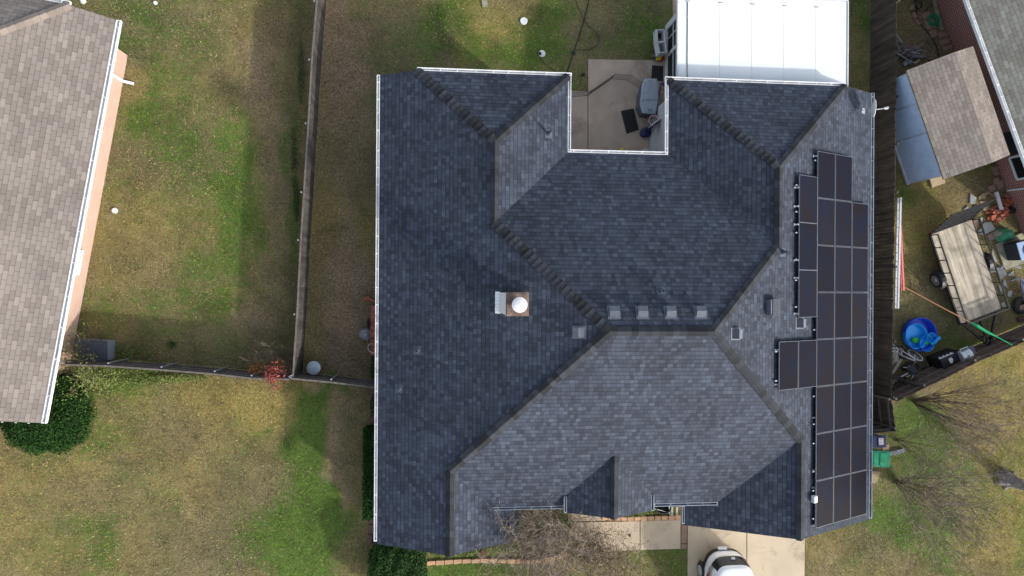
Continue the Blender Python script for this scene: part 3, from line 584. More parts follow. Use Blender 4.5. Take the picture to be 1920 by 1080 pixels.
# ---------------- solar array
arr = thing('solar_array', 'array of dark framed solar panels bolted along the east slope of the charcoal roof', 'solar panels', (13.5, -2, 3.5))
cs = 1/math.sqrt(1+s*s); dwn = Vector((cs, 0, -s*cs)); nn = Vector((s*cs, 0, cs)); PW, PL = .992, 1.635; pitch = 1.655
x0 = 12.64
def panel(xtop, ytop):
    o = Vector((xtop, ytop, zE+s*(xE-xtop)))+nn*.125; Mx = Matrix((dwn, Vector((0,1,0)), nn)).transposed(); c = o+dwn*(PW/2)-Vector((0,PL/2,0))
    mb = MB(); mb.box(c, (PW-.03, PL-.03, .03), M=Mx, val=random.uniform(.85, 1.15)); p = build('solar_panel', mb, M['panel'], arr)
    mb = MB()
    for k in (-1, 1):
        mb.box(c+dwn*(k*(PW/2-.008)), (.012, PL, .042), M=Mx); mb.box(c+Vector((0,k*(PL/2-.008),0)), (PW-.03, .012, .042), M=Mx)
    build('frame', mb, M['panelframe'], p)
dx = .92
for k in range(8): panel(x0, 4.90-k*pitch)
for k in range(8): panel(x0+dx, 4.90-k*pitch)
for k in range(7): panel(x0+2*dx, 4.90-pitch-k*pitch)
for k in range(3): panel(x0-dx+.02, 3.98-k*1.633)
for k in range(2): panel(x0-2*dx+.03+k*dx, 4.90-4*pitch-.0)
mb = MB()
def rail(xa, xb, y):
    a = Vector((xa, y, zE+s*(xE-xa)))+nn*.07; b = Vector((xb, y, zE+s*(xE-xb)))+nn*.07; mb.bar(a, b, .04, .04)
for k in range(8):
    yy = 4.90-k*pitch
    for f_ in (.2, .8): rail(x0-.08 if k not in (4,) else x0-2*dx-.08, x0+3*dx if k else x0+2*dx, yy-f_*PL)
for k in range(3):
    for f_ in (.22, .78): rail(x0-dx-.08, x0, 3.98-k*1.633-f_*PL)
build('mounting_rail', mb, M['steel'], arr)
for (u, v) in [(1525,293),(1490,352),(1489,387),(1489,421),(1489,488),(1489,521),(1489,588),(1453,656),(1453,721),(1524,783),(1524,881),(1524,914),(1524,984)]:
    c = RP(u, v, nE, pE_); mb = MB(); Mx = Matrix((dwn, Vector((0,1,0)), nn)).transposed(); mb.box(c+nn*.02, (.12,.06,.04), M=Mx); mb.box(c+dwn*.05+nn*.07, (.04,.05,.12), M=Mx); build('roof_bracket', mb, M['silver'], arr)
c = RP(1521, 934, nE, pE_); mb = MB(); mb.box(c+nn*.12, (.2,.26,.16), M=Matrix((dwn, Vector((0,1,0)), nn)).transposed()); build('junction_box', mb, M['offwhite'], arr, bevel=.04)

# ---------------- satellite dish
c = RP(1618, 208, nE, pE_)
dish = thing('satellite_dish', 'white satellite dish on a short mast at the north east roof corner', 'satellite dish', tuple(c))
mb = MB(); mb.box(c+nn*.01, (.2,.2,.02), M=Matrix((dwn, Vector((0,1,0)), nn)).transposed()); mb.tube([c, c+Vector((0,0,.25)), c+Vector((.12,0,.5))], .022, 8); build('mast', mb, M['steel'], dish)
dc = P(1635, 203, c.z+.55); ax = Vector((.93, -.05, .36)).normalized(); q = ax.to_track_quat('Z', 'Y').to_matrix()
mb = MB(); mb.lathe(dc, [(0,0),(.12,.012),(.22,.035),(.31,.07),(.315,.075),(.31,.055),(.2,.012),(0,-.02)], 24, M=q); build('dish', mb, M['offwhite'], dish, smooth=True)
tip = dc+q @ Vector((0,0,.5)); mb = MB(); mb.tube([c+Vector((.12,0,.45)), dc-q @ Vector((.0,.0,.03)), dc+Vector((.05,-.02,-.2)), tip], .018, 6); build('feed_arm', mb, M['offwhite'], dish)
mb = MB(); mb.box(tip, (.06,.16,.07), M=q); mb.lathe(tip-q @ Vector((0,0,.03)), [(.045,-.06),(.035,.05)], 12, M=q); build('receiver', mb, M['offwhite'], dish)

# ================================================================= LEFT NEIGHBOUR HOUSE
a = P(218, 37, 2.3); b = P(77, 793, 2.3); e = (b-a).normalized(); wv = Vector((e.y, -e.x, 0));
if wv.x > 0: wv = -wv
LL = (b-a).length
def LW(t, d, z): q = a+e*t+wv*d; return Vector((q.x, q.y, z))
hl = thing('brown_roofed_house', 'neighbouring house with brown shingle roof and pale orange brick wall at the left edge', 'house', tuple(LW(7, 6, 0)))
nL = (-wv*s); nL = (nL.x, nL.y, 1); pL = tuple(a)
A = RP(130, 8, nL, pL); dA = (A-a).dot(wv); tA = (A-a).dot(e); zA_ = 2.3+s*dA
W2 = 6.6; zR = 2.3+s*W2; nA = dA
Aw = LW(0, dA, zA_); Rn = LW(W2-dA, W2, zR); Rs = LW(LL, W2, zR)
pl = [[LW(0,0,2.3), Aw, Rn, Rs, LW(LL,0,2.3)], [Aw, LW(0,2*W2-dA,zA_), Rn], [LW(0,2*W2-dA,zA_), LW(0,2*W2,2.3), LW(LL,2*W2,2.3), Rs, Rn]]
mb = MB(); roof_slab(mb, pl); r2 = build('roof', mb, M['brown_roof'], hl)
for q0, q1 in ((Rn, Aw), (Rn, Rs), (Rn, LW(0,2*W2-dA,zA_))): ridge_caps(q0, q1, r2, M['brown_cap'], s, w=.16, contrast=.12, step=.25)
mb = MB(); mb.prism([LW(.55,.62,0), LW(.55,2*W2-.62,0), LW(LL-.5,2*W2-.62,0), LW(LL-.5,.62,0)], 0, 2.32); build('walls', mb, M['brickpink'], hl)
mb = MB(); mb.prism([LW(LL-.62,.9,0), LW(LL-.62,2*W2-.9,0), LW(LL-.55,2*W2-.9,0), LW(LL-.55,.9,0)], 2.32, 2.4); build('gable_wall', mb, M['siding'], hl)
out = -wv
gutter(LW(.0,0,2.3), LW(LL,0,2.3), tuple(out), hl, w=.14, hang=1.15, seed=21)
gutter(LW(0,dA,zA_), LW(0,2*W2-dA,zA_), tuple(-e), hl, w=.12, seed=22)
mb = MB()
for k in range(9): mb.box(LW(LL+.02, .3+k*.32, 2.32+s*(.3+k*.32)), (.05,.02,.03))
build('light_clip', mb, M['white'], hl)
# downspout at the NE corner and the small window
p = LW(1.55, .57, 0); mb = MB(); mb.bar(p+Vector((0,0,.08)), p+Vector((0,0,2.0)), .09, .07); mb.bar(p+Vector((0,0,2.0)), LW(1.5,-.05,2.22), .09, .07); mb.bar(p+Vector((0,0,.1)), p-wv*.35+Vector((0,0,.03)), .09, .07); build('downspout', mb, M['white'], hl)
def wallpt(t, z, o=.0): return LW(t, .62-o, z)
t0 = (P(133,470,1.6)-a).dot(e); t1 = (P(118,512,1.6)-a).dot(e)
mb = MB(); mb.box((wallpt(t0, 1.35)+wallpt(t1, 1.35))/2, (.05, t1-t0, 1.15), rz=math.atan2(e.y, e.x)-math.pi/2); w_ = build('window', mb, M['glass'], hl)
mb = MB()
for (q0, z0, q1, z1) in ((t0,.78,t1,.78),(t0,1.92,t1,1.92),(t0,.78,t0,1.92),(t1,.78,t1,1.92)): mb.bar(wallpt(q0,z0,.02), wallpt(q1,z1,.02), .08, .1)
mb.bar(wallpt(t0-.05,.74,.05), wallpt(t1+.05,.74,.05), .14, .05)
mb.box((wallpt(t0, 1.35,.02)+wallpt(t1, 1.35,.02))/2, (.03, t1-t0-.1, 1.0), rz=math.atan2(e.y, e.x)-math.pi/2)
build('frame', mb, M['white'], w_)

# ================================================================= RIGHT NEIGHBOUR HOUSE
a3 = P(1816, 0, 2.45); b3 = P(1918, 278, 2.45); e3 = (b3-a3).normalized(); w3 = Vector((-e3.y, e3.x, 0))
if w3.x < 0: w3 = -w3
def RW(t, d, z): q = a3+e3*t+w3*d; return Vector((q.x, q.y, z))
hr = thing('red_brick_house', 'neighbouring house with dark red brick wall and greenish roof at the right edge', 'house', tuple(RW(6, 6, 0)))
zr_ = 2.45+s*6; T0, T1 = -6, 10.2
pl = [[RW(T0,0,2.45), RW(T0,6,zr_), RW(T1,6,zr_), RW(T1,0,2.45)], [RW(T0,6,zr_), RW(T0,12,2.45), RW(T1,12,2.45), RW(T1,6,zr_)]]
mb = MB(); roof_slab(mb, pl); r3 = build('roof', mb, M['green_roof'], hr); ridge_caps(RW(T0,6,zr_), RW(T1,6,zr_), r3, M['brown_cap'], s, w=.16)
# distance of the brick face behind the eave
wb = (P(1755,0,0)-a3).dot(w3)
mb = MB(); mb.prism([RW(T0+.4,wb,0), RW(T0+.4,11.5,0), RW(T1-.4,11.5,0), RW(T1-.4,wb,0)], 0, 2.4); build('walls', mb, M['brickred'], hr)
for k in (T0+.4, T1-.5):
    mb = MB(); mb.add([RW(k,wb+.2,2.4),RW(k,11.4,2.4),RW(k,6,zr_-.25),RW(k+.1,wb+.2,2.4),RW(k+.1,11.4,2.4),RW(k+.1,6,zr_-.25)], [(0,1,2),(5,4,3),(0,3,4,1),(1,4,5,2),(2,5,3,0)]); build('gable_wall', mb, M['siding'], hr)
gutter(RW(T0,0,2.45), RW(T1,0,2.45), tuple(-w3), hr, w=.12, seed=31)
mb = MB(); q = RW(0,wb,0); rp3 = lambda u, v: RP(u, v, tuple(-w3), tuple(q))
def rwall(u, v): k = rp3(u, v)-a3; return k.dot(e3), k.z+2.45
print('RH window', rwall(1885,258), rwall(1893,296), rwall(1905,337), rwall(1890,357), wb)
t0, zz = rwall(1893,296); t1, zz2 = rwall(1905,337)
def rwin(t0, t1, z0, z1, nm='window', m='glass', fr=True):
    mb = MB(); mb.box(RW((t0+t1)/2, wb-.01, (z0+z1)/2), (.05, t1-t0, z1-z0), rz=math.atan2(e3.y, e3.x)-math.pi/2); w_ = build(nm, mb, M[m], hr)
    if fr:
        mb = MB()
        for (x0_, y0_, x1_, y1_) in ((t0,z0,t1,z0),(t0,z1,t1,z1),(t0,z0,t0,z1),(t1,z0,t1,z1)): mb.bar(RW(x0_,wb-.04,y0_), RW(x1_,wb-.04,y1_), .07, .08)
        build('frame', mb, M['white'], w_)
rwin(t0, t0+.95, .75, 1.95); rwin(t0-1.05, t0-.08, .75, 1.95, fr=False, m='screen')
t2, _z = rwall(1890,357); mb = MB(); mb.bar(RW(t2, wb-.04, .1), RW(t2+.1, wb-.04, 2.3), .07, .06); build('downspout', mb, M['white'], hr)

# ================================================================= SHED
zt = 2.15
E0 = P(1700,132,zt); E1 = P(1770,336,zt); ed = (E1-E0).normalized(); cw = Vector((-ed.y, ed.x, 0)); cw = cw if cw.x > 0 else -cw
sl = .30; wide = 2.75
def SW(t, d, z): q = E0+ed*t+cw*d; return Vector((q.x, q.y, z))
SL = (E1-E0).length; dr = wide*.60; zrg = zt+sl*dr; zlo = zrg-sl*(wide-dr)
shed = thing('garden_shed', 'small shed with tan shingle roof and pale blue wall near the brick house', 'shed', tuple(SW(SL/2, wide/2, 0)))
mb = MB(); roof_slab(mb, [[SW(0,0,zt), SW(0,dr,zrg), SW(SL,dr,zrg), SW(SL,0,zt)], [SW(0,dr,zrg), SW(0,wide,zlo), SW(SL,wide,zlo), SW(SL,dr,zrg)]], th=.07); build('roof', mb, M['shed_roof'], shed)
mb = MB(); mb.prism([SW(.12,.08,0), SW(.12,wide-.12,0), SW(SL-.15,wide-.12,0), SW(SL-.15,.08,0)], .08, zt-.1)
for k in (.12, SL-.25):
    mb.add([SW(k,.08,zt-.1),SW(k,wide-.15,zt-.1),SW(k,dr,zrg-.12),SW(k,.08,zt-.07),SW(k+.1,.08,zt-.1),SW(k+.1,wide-.15,zt-.1),SW(k+.1,dr,zrg-.12),SW(k+.1,.08,zt-.07)], [(0,1,2,3),(7,6,5,4),(0,4,5,1),(1,5,6,2),(2,6,7,3),(3,7,4,0)])
build('walls', mb, M['shedblue'], shed)
mb = MB()
for k in (.1, 1.3, 2.5, SL-.13): mb.bar(SW(k,.065,.1), SW(k,.065,zt-.1), .02, .03, .95)
mb.bar(SW(.05,.05,.1), SW(SL-.1,.05,.1), .05, .1); mb.bar(SW(SL-.13,.05,.1), SW(SL-.13,wide-.1,.1), .06, .1)
build('trim', mb, M['ladder'], shed)
mb = MB(); mb.box(SW(SL-.12, 1.2, 1.0), (.8,.04,1.7), rz=math.atan2(cw.y, cw.x)); d_ = build('door', mb, M['sky'], shed)
o = MB(); o.prism([P(u,v,.1) for u,v in [(1740,318),(1764,311),(1773,343),(1748,352)]], .02, .1); tag(build('plywood_ramp', o, M['plywood']), 'tan plywood ramp lying at the foot of the shed', 'ramp')

# ================================================================= PATIO COVER / SUNROOM
zc = 2.42
pc = thing('patio_cover', 'bright white panel patio cover over a screened porch behind the house', 'patio cover', (10.4, 10.5, 0))
cx0, cx1 = P(1272,75,zc).x, P(1588,75,zc).x; cy0 = yN2-.25; cy1 = P(1540,1,zc).y
n_ = 5; mb = MB(); xs = [P(u,80,zc).x for u in (1272,1289,1350,1410,1470,1530,1588)]
for i in range(6):
    xa, xb = xs[i]+.006, xs[i+1]-.006
    mb.prism([(xa,cy0),(xb,cy0),(xb,cy1),(xa,cy1)], zc-.09, zc, 1)
mb.prism([(xs[0]+.03,cy0+.02),(xs[-1]-.03,cy0+.02),(xs[-1]-.03,cy1-.02),(xs[0]+.03,cy1-.02)], zc-.085, zc-.012, .8)
for x in xs[1:-1]:
    mb.box((x, (cy0+cy1)/2, zc+.004), (.012, cy1-cy0, .006), val=.93)
    for y in (cy1-.25,):
        for k in (-.12,-.04,.04,.12): mb.box((x+k*.6, y, zc+.002), (.035,.035,.012), val=.3)
build('roof_panels', mb, M['cover'], pc)
mb = MB(); mb.bar((cx1+.03,cy0,zc-.05),(cx1+.03,cy1,zc-.05),.04,.16); mb.bar((cx0-.03,cy0,zc-.05),(cx0-.03,cy1,zc-.05),.04,.16); mb.bar((cx0,cy1+.06,zc-.06),(cx1+.05,cy1+.06,zc-.06),.1,.12)
build('fascia', mb, M['offwhite'], pc)
xw = P(1247,100,0).x+.04; ytop = P(1247,52,0).y
# west wall: posts, sills, screens
ps = [ytop, P(1247,104,0).y, P(1247,112,0).y, 7.25]
mb = MB()
for y in (ytop, (ps[1]+ps[2])/2-.02, 7.3): mb.box((xw, y, (zc-.1)/2), (.1, .13, zc-.1))
mb.box((xw,(ytop+7.3)/2,.14),(.09,ytop-7.3,.24)); mb.box((xw,(ytop+7.3)/2,zc-.2),(.09,ytop-7.3,.2)); mb.box((xw,(ytop+ps[1])/2,1.3),(.04,.05,2.3))
mb.box((xw,(ytop+7.3)/2,.9),(.05,ytop-7.3,.05))
build('wall_frame', mb, M['offwhite'], pc)
mb = MB(); mb.box((xw,(ytop+7.3)/2,1.35),(.012,ytop-7.35,2.2)); build('screen', mb, M['screen'], pc)
mb = MB()
for x in (xw, (xw+cx1)/2, cx1-.3): mb.box((x, cy1-.4, (zc-.1)/2), (.12,.12,zc-.1)) if x > xw+.1 else None
for y in (10.2,): mb.box((cx1-.3, y, (zc-.1)/2), (.12,.12,zc-.1))
mb.box((xw, cy1-.4, (zc-.1)/2), (.12,.12,zc-.1))
build('post', mb, M['offwhite'], pc)

# ================================================================= FENCES
def fence(label, pts, h, side, m, mr, cap=False, rails=True, lean=.03, postmat=None, braces=0, gapf=.003, pw=.14, rag=.03):
    """pts: line along the top; pickets on 'side' (+1 = left of travel), rails and posts behind"""
    pts = [Vector((q[0], q[1], 0)) for q in pts]; mid = pts[len(pts)//2]
    f = thing('wooden_fence', label, 'fence', tuple((pts[0]+pts[-1])/2)); pk = MB(); rl = MB(); n_p = 0
    posts = []
    for a, b in zip(pts, pts[1:]):
        d = b-a; Ls = d.length; d.normalize(); nrm = Vector((-d.y, d.x, 0))*side; n = max(1, round(Ls/pw)); st = Ls/n; rz = math.atan2(d.y, d.x)
        for i in range(n):
            c = a+d*((i+.5)*st)+nrm*random.uniform(-.006,.006); hh = h+random.uniform(-rag, rag)
            tilt = Matrix.Rotation(rz, 3, 'Z') @ Matrix.Rotation(random.uniform(-lean, lean)*.5, 3, 'Y')
            pk.box(c+Vector((0,0,hh/2+.02)), (st-gapf*random.uniform(.6,2.2), .018, hh-.02), M=tilt, val=random.uniform(.7, 1.3))
        for z in (.3, .85, h-.22): rl.bar(a-nrm*.035+Vector((0,0,z)), b-nrm*.035+Vector((0,0,z)), .04, .09)
        if cap: rl.bar(a+Vector((0,0,h+.03)), b+Vector((0,0,h+.03)), .06, .02)
        k = max(1, round(Ls/2.4)); posts += [(a+d*(Ls*i/k)-nrm*.10) for i in range(k)]
    posts.append(pts[-1]-nrm*.1)
    build('pickets', pk, m, f); build('rails', rl, mr, f)
    for i, q in enumerate(posts):
        mb = MB()
        if postmat == 'steel': mb.tube([q+Vector((0,0,0)), q+Vector((0,0,h+.02))], .03, 8); build('post', mb, M['steel'], f)
        else: mb.box(q+Vector((0,0,(h+.02)/2)), (.09,.09,h+.02)); build('post', mb, mr, f)
    return f
FH = 1.62
def T(u, v): return P(u, v, FH)
fence('long weathered grey picket fence between the left lawn and the side yard', [T(622,-420), T(600,-80), T(593,0), T(584,110), T(577,230), T(569,360), T(563,450), T(556,590), T(548,709)], FH-.12, 1, M['wood'], M['wood_rail'], cap=True, postmat='steel')
fence('grey picket fence with leaning rails across the bottom of the left lawn', [T(112,684), T(200,687), T(300,694), T(400,702), T(470,710), T(541,712)], FH-.1, -1, M['wood'], M['wood_rail'], cap=True, postmat='steel')
fence('short grey picket fence joining the side yard fence to the charcoal roofed house', [T(545,710), T(620,717), T(705,727)], FH-.05, -1, M['wood'], M['wood_rail'], cap=True, postmat='steel')
fence('dark stained picket fence along the narrow east side of the charcoal roofed house', [T(1692,-420), T(1684,-90), T(1681,0), T(1679,180), T(1678,360), T(1675,500), T(1673,640), T(1671,745)], FH, -1, M['wood_dark'], M['wood_dark'], rag=.035, gapf=.004)
fence('dark fence return with exposed rails beside the blue bin', [T(1672,748), T(1679,808), T(1625,814)], FH, 1, M['wood_dark'], M['wood_rail'])
fence('brown picket fence with pale rails running diagonally behind the bicycles and black grill', [T(1682,752), T(1735,727), T(1830,680), T(1920,641), T(2040,590)], FH, -1, M['wood_brown'], M['wood_rail'])

# ================================================================= VEGETATION
def leaf_cloud(name, m, parent, sampler, n, size, val=(.5,1.5), up=.3, asp=.55):
    mb = MB(); vs = []; 
    for i in range(n):
        c = Vector(sampler()); d = Vector((random.gauss(0,1), random.gauss(0,1), random.gauss(0,1))).normalized()
        nn_ = Vector((random.gauss(0,1), random.gauss(0,1), abs(random.gauss(0,1))+up)).normalized()
        a = d.cross(nn_).normalized(); b_ = nn_.cross(a); s_ = size*random.uniform(.6, 1.35)
        mb.add([c-a*s_*.5, c+b_*s_*asp*.5, c+a*s_*.5, c-b_*s_*asp*.5], [(0,1,2,3)], random.uniform(*val))
    return build(name, mb, m, parent)
def shell_sampler(c, rx, ry, rz, p=2., inner=.75, rot=0, lump=.07):
    c = Vector(c)
    def f():
        while True:
            d = Vector((random.gauss(0,1), random.gauss(0,1), random.gauss(0,1)+.3)).normalized()
            if d.z < -.25: continue
            k = (abs(d.x)**p+abs(d.y)**p+abs(d.z)**p)**(-1/p)
            l = 1+lump*math.sin(d.x*9+c.x)*math.sin(d.y*8+c.y*2)+lump*.6*math.sin(d.z*13+d.x*17)
            r = k*l*random.uniform(inner, 1)**.5
            x, y = d.x*rx*r, d.y*ry*r
            return (c.x+x*math.cos(rot)-y*math.sin(rot), c.y+x*math.sin(rot)+y*math.cos(rot), max(.03, c.z+d.z*rz*r))
    return f
def core(c, rx, ry, rz, m, parent, p=2.):
    mb = MB(); n1, n2 = 10, 20; vs = []
    for i in range(n1+1):
        ph = -math.pi/2+math.pi*i/n1
        for k in range(n2):
            t = 2*math.pi*k/n2; d = Vector((math.cos(ph)*math.cos(t), math.cos(ph)*math.sin(t), math.sin(ph)))
            q = (abs(d.x)**p+abs(d.y)**p+abs(d.z)**p)**(-1/p)*random.uniform(.9,1.05); vs.append((c[0]+d.x*rx*q, c[1]+d.y*ry*q, c[2]+d.z*rz*q))
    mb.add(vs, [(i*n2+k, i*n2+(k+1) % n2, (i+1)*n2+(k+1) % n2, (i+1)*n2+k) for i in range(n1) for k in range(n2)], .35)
    return build('inner_foliage', mb, m, parent)
def bush(label, c, r, n, size, m='bush', p=2., group=None, name='round_bush', cat='bush'):
    c = Vector(c); t = thing(name, label, cat, (c.x, c.y, 0), group)
    core(c, r[0]*.9, r[1]*.9, r[2]*.9, M[m], t, p); leaf_cloud('foliage', M[m], t, shell_sampler(c, *r, p=p, inner=.7), n, size)
    mb = MB(); mb.tube([(c.x, c.y, 0), (c.x, c.y, c.z)], .05, 6); build('stem', mb, M['bark'], t); return t
c = P(80, 772, .8); bush('big dark round evergreen bush at the corner of the brown roofed house', (c.x, c.y, .5), (1.56,1.56,.85), 24000, .065, p=2.2)
c = P(744, 1061, 1.0); bush('dense clipped evergreen bush at the front left corner of the charcoal roofed house', (c.x, c.y-.25, .6), (1.08,1.15,.85), 17000, .065, m='bush2', p=3.2)
# hedge along the west wall
t = thing('clipped_hedge', 'low dark clipped hedge against the west wall of the charcoal roofed house', 'hedge', tuple(P(697, 877)))
def hs():
    y = random.uniform(P(697,962).y, P(697,795).y); x0_ = P(685,877).x; a_ = random.random()
    return (x0_+random.random()*.5, y, random.uniform(.05,.8)) if a_ < .35 else (x0_+random.random()*.6, y, .78+random.gauss(0,.03))
leaf_cloud('foliage', M['bush'], t, hs, 7000, .075)
mb = MB(); mb.box((P(685,877).x+.33, P(697,878).y, .38), (.5, P(697,797).y-P(697,960).y, .74), val=.4); build('inner_foliage', mb, M['bush'], t)

def branchy(seed, base, height, nstem, spread, lean=(0,0), depth=3, r0=.03, leafm=None, nleaf=0, kids=(3,5), curl=.25, twig_r=.005):
    r = random.Random(seed); mb = MB(); tips = []
    def grow(p, d, Ls, rad, lev):
        pts = [p]; rs = [rad]; n = 4
        for i in range(n):
            d = (d+Vector((r.gauss(0,curl*.4), r.gauss(0,curl*.4), r.gauss(.06,curl*.25)))).normalized(); p = p+d*(Ls/n); p = Vector((p.x, p.y, max(p.z, .05))); pts.append(p); rs.append(max(twig_r*.7, rad*(1-.55*(i+1)/n)))
        mb.tube(pts, rs, 5 if lev == 0 else (4 if lev == 1 else 3), caps=False, val=r.uniform(.75,1.25))
        if lev >= depth: tips.append(p); return
        for k in range(r.randint(*kids)):
            i = r.randint(1, n); q = pts[i]; dd = (d+Vector((r.gauss(0,.55), r.gauss(0,.55), r.gauss(.05,.4)))).normalized()
            grow(q, dd, Ls*r.uniform(.45,.72), rs[i]*.6, lev+1)
        tips.append(p)
    for k in range(nstem):
        an = r.uniform(0, 2*math.pi); sp = r.uniform(.2, 1)*spread
        grow(Vector(base)+Vector((math.cos(an)*.08, math.sin(an)*.08, 0)), Vector((math.cos(an)*sp+lean[0], math.sin(an)*sp+lean[1], 1)).normalized(), height*r.uniform(.5,.62), r0*r.uniform(.7,1.1), 0)
    return mb, tips
def bare_shrub(label, base, height, nstem, spread, m='twig', seed=1, leaves=0, leafm='treeleaf', name='bare_shrub', lsize=.06, leaftest=None, twiglets=0, **k):
    t = thing(name, label, 'shrub', tuple(base)); mb, tips = branchy(seed, base, height, nstem, spread, **k); build('branches', mb, M[m], t)
    if twiglets:
        leaf_cloud('fine_twigs', M[m], t, lambda: (lambda q: (q.x+random.gauss(0,.16), q.y+random.gauss(0,.16), max(.05, q.z+random.gauss(0,.16))))(random.choice(tips)), twiglets, .22, val=(.6,1.5), asp=.06, up=1)
    if leaves:
        tp = [q for q in tips if leaftest is None or leaftest(q)] or tips
        leaf_cloud('foliage', M[leafm], t, lambda: (lambda q: (q.x+random.gauss(0,.09), q.y+random.gauss(0,.09), max(.03, q.z+random.gauss(0,.09))))(random.choice(tp)), leaves, lsize, val=(.6,1.3))
    return t
b_ = P(1010, 998); bare_shrub('large bare multi-stemmed shrub over the front bed left of the entry path', b_, 4.3, 16, .85, m='twig_light', seed=5, r0=.026, kids=(4,6), curl=.75, leaves=500, leafm='treeleaf', lsize=.05, twig_r=.009, twiglets=3000)
b_ = P(1105, 1012); bare_shrub('withered leafy shrub overhanging the concrete entry path', b_, 2.7, 12, .95, seed=12, leaves=3400, leafm='treeleaf', r0=.02, kids=(3,5), lsize=.065, lean=(.25,0), curl=.6, twiglets=900)
b_ = P(1682, 905); bare_shrub('bare shrub with a fan of long stems, below the green bin', b_, 5.0, 30, .62, seed=21, r0=.018, kids=(3,5), depth=2, curl=.3, twig_r=.008, twiglets=2800)
b_ = P(1685, 826); bare_shrub('thin bare sapling beside the dark fence corner', b_, 3.2, 6, .45, seed=31, r0=.02, kids=(3,5), depth=2, curl=.2, twig_r=.008)
b_ = P(1715, 752); bare_shrub('bare spreading shrub outside the diagonal brown fence', b_, 5.2, 22, .75, seed=33, r0=.02, kids=(3,5), depth=2, lean=(.35,.0), twiglets=2600)
b_ = P(535, 672); bare_shrub('pale bare shrub in the corner of the left lawn beside the fence', b_, 1.7, 11, .9, m='twig_light', seed=41, r0=.012, kids=(2,4), depth=2)
b_ = P(480, 684); bare_shrub('low dry shrub against the bottom fence of the left lawn', b_, .9, 10, 1.4, m='twig_light', seed=43, r0=.01, kids=(2,3), depth=2, lean=(-.6,0), leaves=160, leafm='treeleaf')
b_ = P(215, 610); bare_shrub('tall thin dead stalks behind the grey metal box', P(190,640), 1.3, 7, .5, m='twig_light', seed=47, r0=.008, kids=(1,2), depth=1, lean=(0,.5))
# coloured shrubs on the bottom fence
def leafy(label, base, c, r, n, size, m, stems=6, seed=3, name='leafy_shrub'):
    t = thing(name, label, 'shrub', tuple(base)); rr = random.Random(seed); mb = MB()
    for k in range(stems):
        e_ = Vector((c[0]+rr.gauss(0,r[0]*.5), c[1]+rr.gauss(0,r[1]*.5), c[2]+rr.uniform(-.3,.5)*r[2])); mb.tube([base, (Vector(base)+e_)/2+Vector((rr.gauss(0,.06), rr.gauss(0,.06), .05)), e_], [.012,.009,.005], 4)
    build('stems', mb, M['twig'], t)
    leaf_cloud('foliage', M[m], t, lambda: (c[0]+random.gauss(0,r[0]*.45), c[1]+random.gauss(0,r[1]*.45), max(.05, c[2]+random.gauss(0,r[2]*.45))), n, size, val=(.55,1.5)); return t
c = P(512, 703, 1.7); leafy('shrub with crimson leaves poking over the bottom fence', P(520,694), (c.x,c.y,1.6), (.42,.5,.4), 420, .085, 'redleaf', 8)
c = P(478, 694, 1.0); leafy('small shrub with yellow and orange leaves left of the crimson one', P(482,688), (c.x,c.y,.9), (.32,.3,.35), 230, .07, 'orangeleaf', 6)
# vine tangle at the left fence end
t = thing('climbing_vine', 'tangled yellow green vine over the fence end beside the brown roofed house', 'vine', tuple(P(180,690)))
mb, tips = branchy(51, P(175,682), 1.9, 14, 1.3, r0=.012, kids=(3,4), depth=2); build('branches', mb, M['twig_light'], t)
leaf_cloud('foliage', M['weed'], t, lambda: (lambda q: (q.x+random.gauss(0,.12), q.y+random.gauss(0,.1), max(.05,q.z+random.gauss(0,.1))))(random.choice(tips)), 1900, .07, val=(.45,1.4))
def patch(label, name, pts, n, size, m, zmax=.18, cat='ground cover'):
    o = leaf_cloud(name, M[m], None, lambda: (lambda c_, r_, a_, d_: (P(c_[0]+math.cos(a_)*r_[0]*d_, c_[1]+math.sin(a_)*r_[1]*d_).x, P(c_[0]+math.cos(a_)*r_[0]*d_, c_[1]+math.sin(a_)*r_[1]*d_).y, random.uniform(.01, zmax)))(*(lambda q: ((q[0],q[1]),(q[2],q[3]),random.uniform(0,6.283),random.random()**.6))(random.choice(pts))), n, size, val=(.45,1.5), up=1)
    return tag(o, label, cat, kind='stuff')
patch('yellow green ground cover spreading below the bottom fence', 'ground_cover', [(160,710,60,18),(230,708,60,16),(290,712,60,10),(170,735,40,14),(240,660,50,16),(340,708,50,7)], 5200, .055, 'weed')
patch('low green plants in the front bed against the house', 'ground_cover', [(1050,972,22,20),(1045,985,14,15),(1060,962,10,16),(1180,962,30,6),(1215,957,26,6),(850,1037,50,6),(930,1028,45,9),(985,1010,14,14)], 3600, .06, 'weed')
patch('dark green weeds along the side fence foot', 'weeds', [(557,380,5,40),(552,300,5,60),(566,140,6,60),(700,690,4,30),(700,760,5,20)], 2600, .05, 'bush2', zmax=.25)
o = MB(); rr = random.Random(9)
for (u, v, ru, rv, n) in [(548,300,9,260,1500),(540,620,30,55,1100),(262,105,26,14,500),(262,122,18,8,250),(560,90,10,110,700),(250,655,50,20,350),(500,640,55,25,900),(1040,930,10,5,5),(1700,345,25,15,150)]:
    for k in range(n):
        q = P(u+rr.gauss(0,.5)*ru, v+rr.uniform(-1,1)*rv); an = rr.uniform(0,6.283); ln = rr.uniform(.06,.26); d_ = Vector((math.cos(an),math.sin(an),0)); w_ = Vector((-d_.y,d_.x,0))*.005
        o.add([q-w_, q+w_, q+d_*ln*.8+Vector((0,0,ln*.8))], [(0,1,2)], rr.uniform(.6,1.5))
tag(build('dry_grass', o, M['drygrass']), 'tufts of long dry grass along the fences', 'grass', kind='stuff')
o = MB()
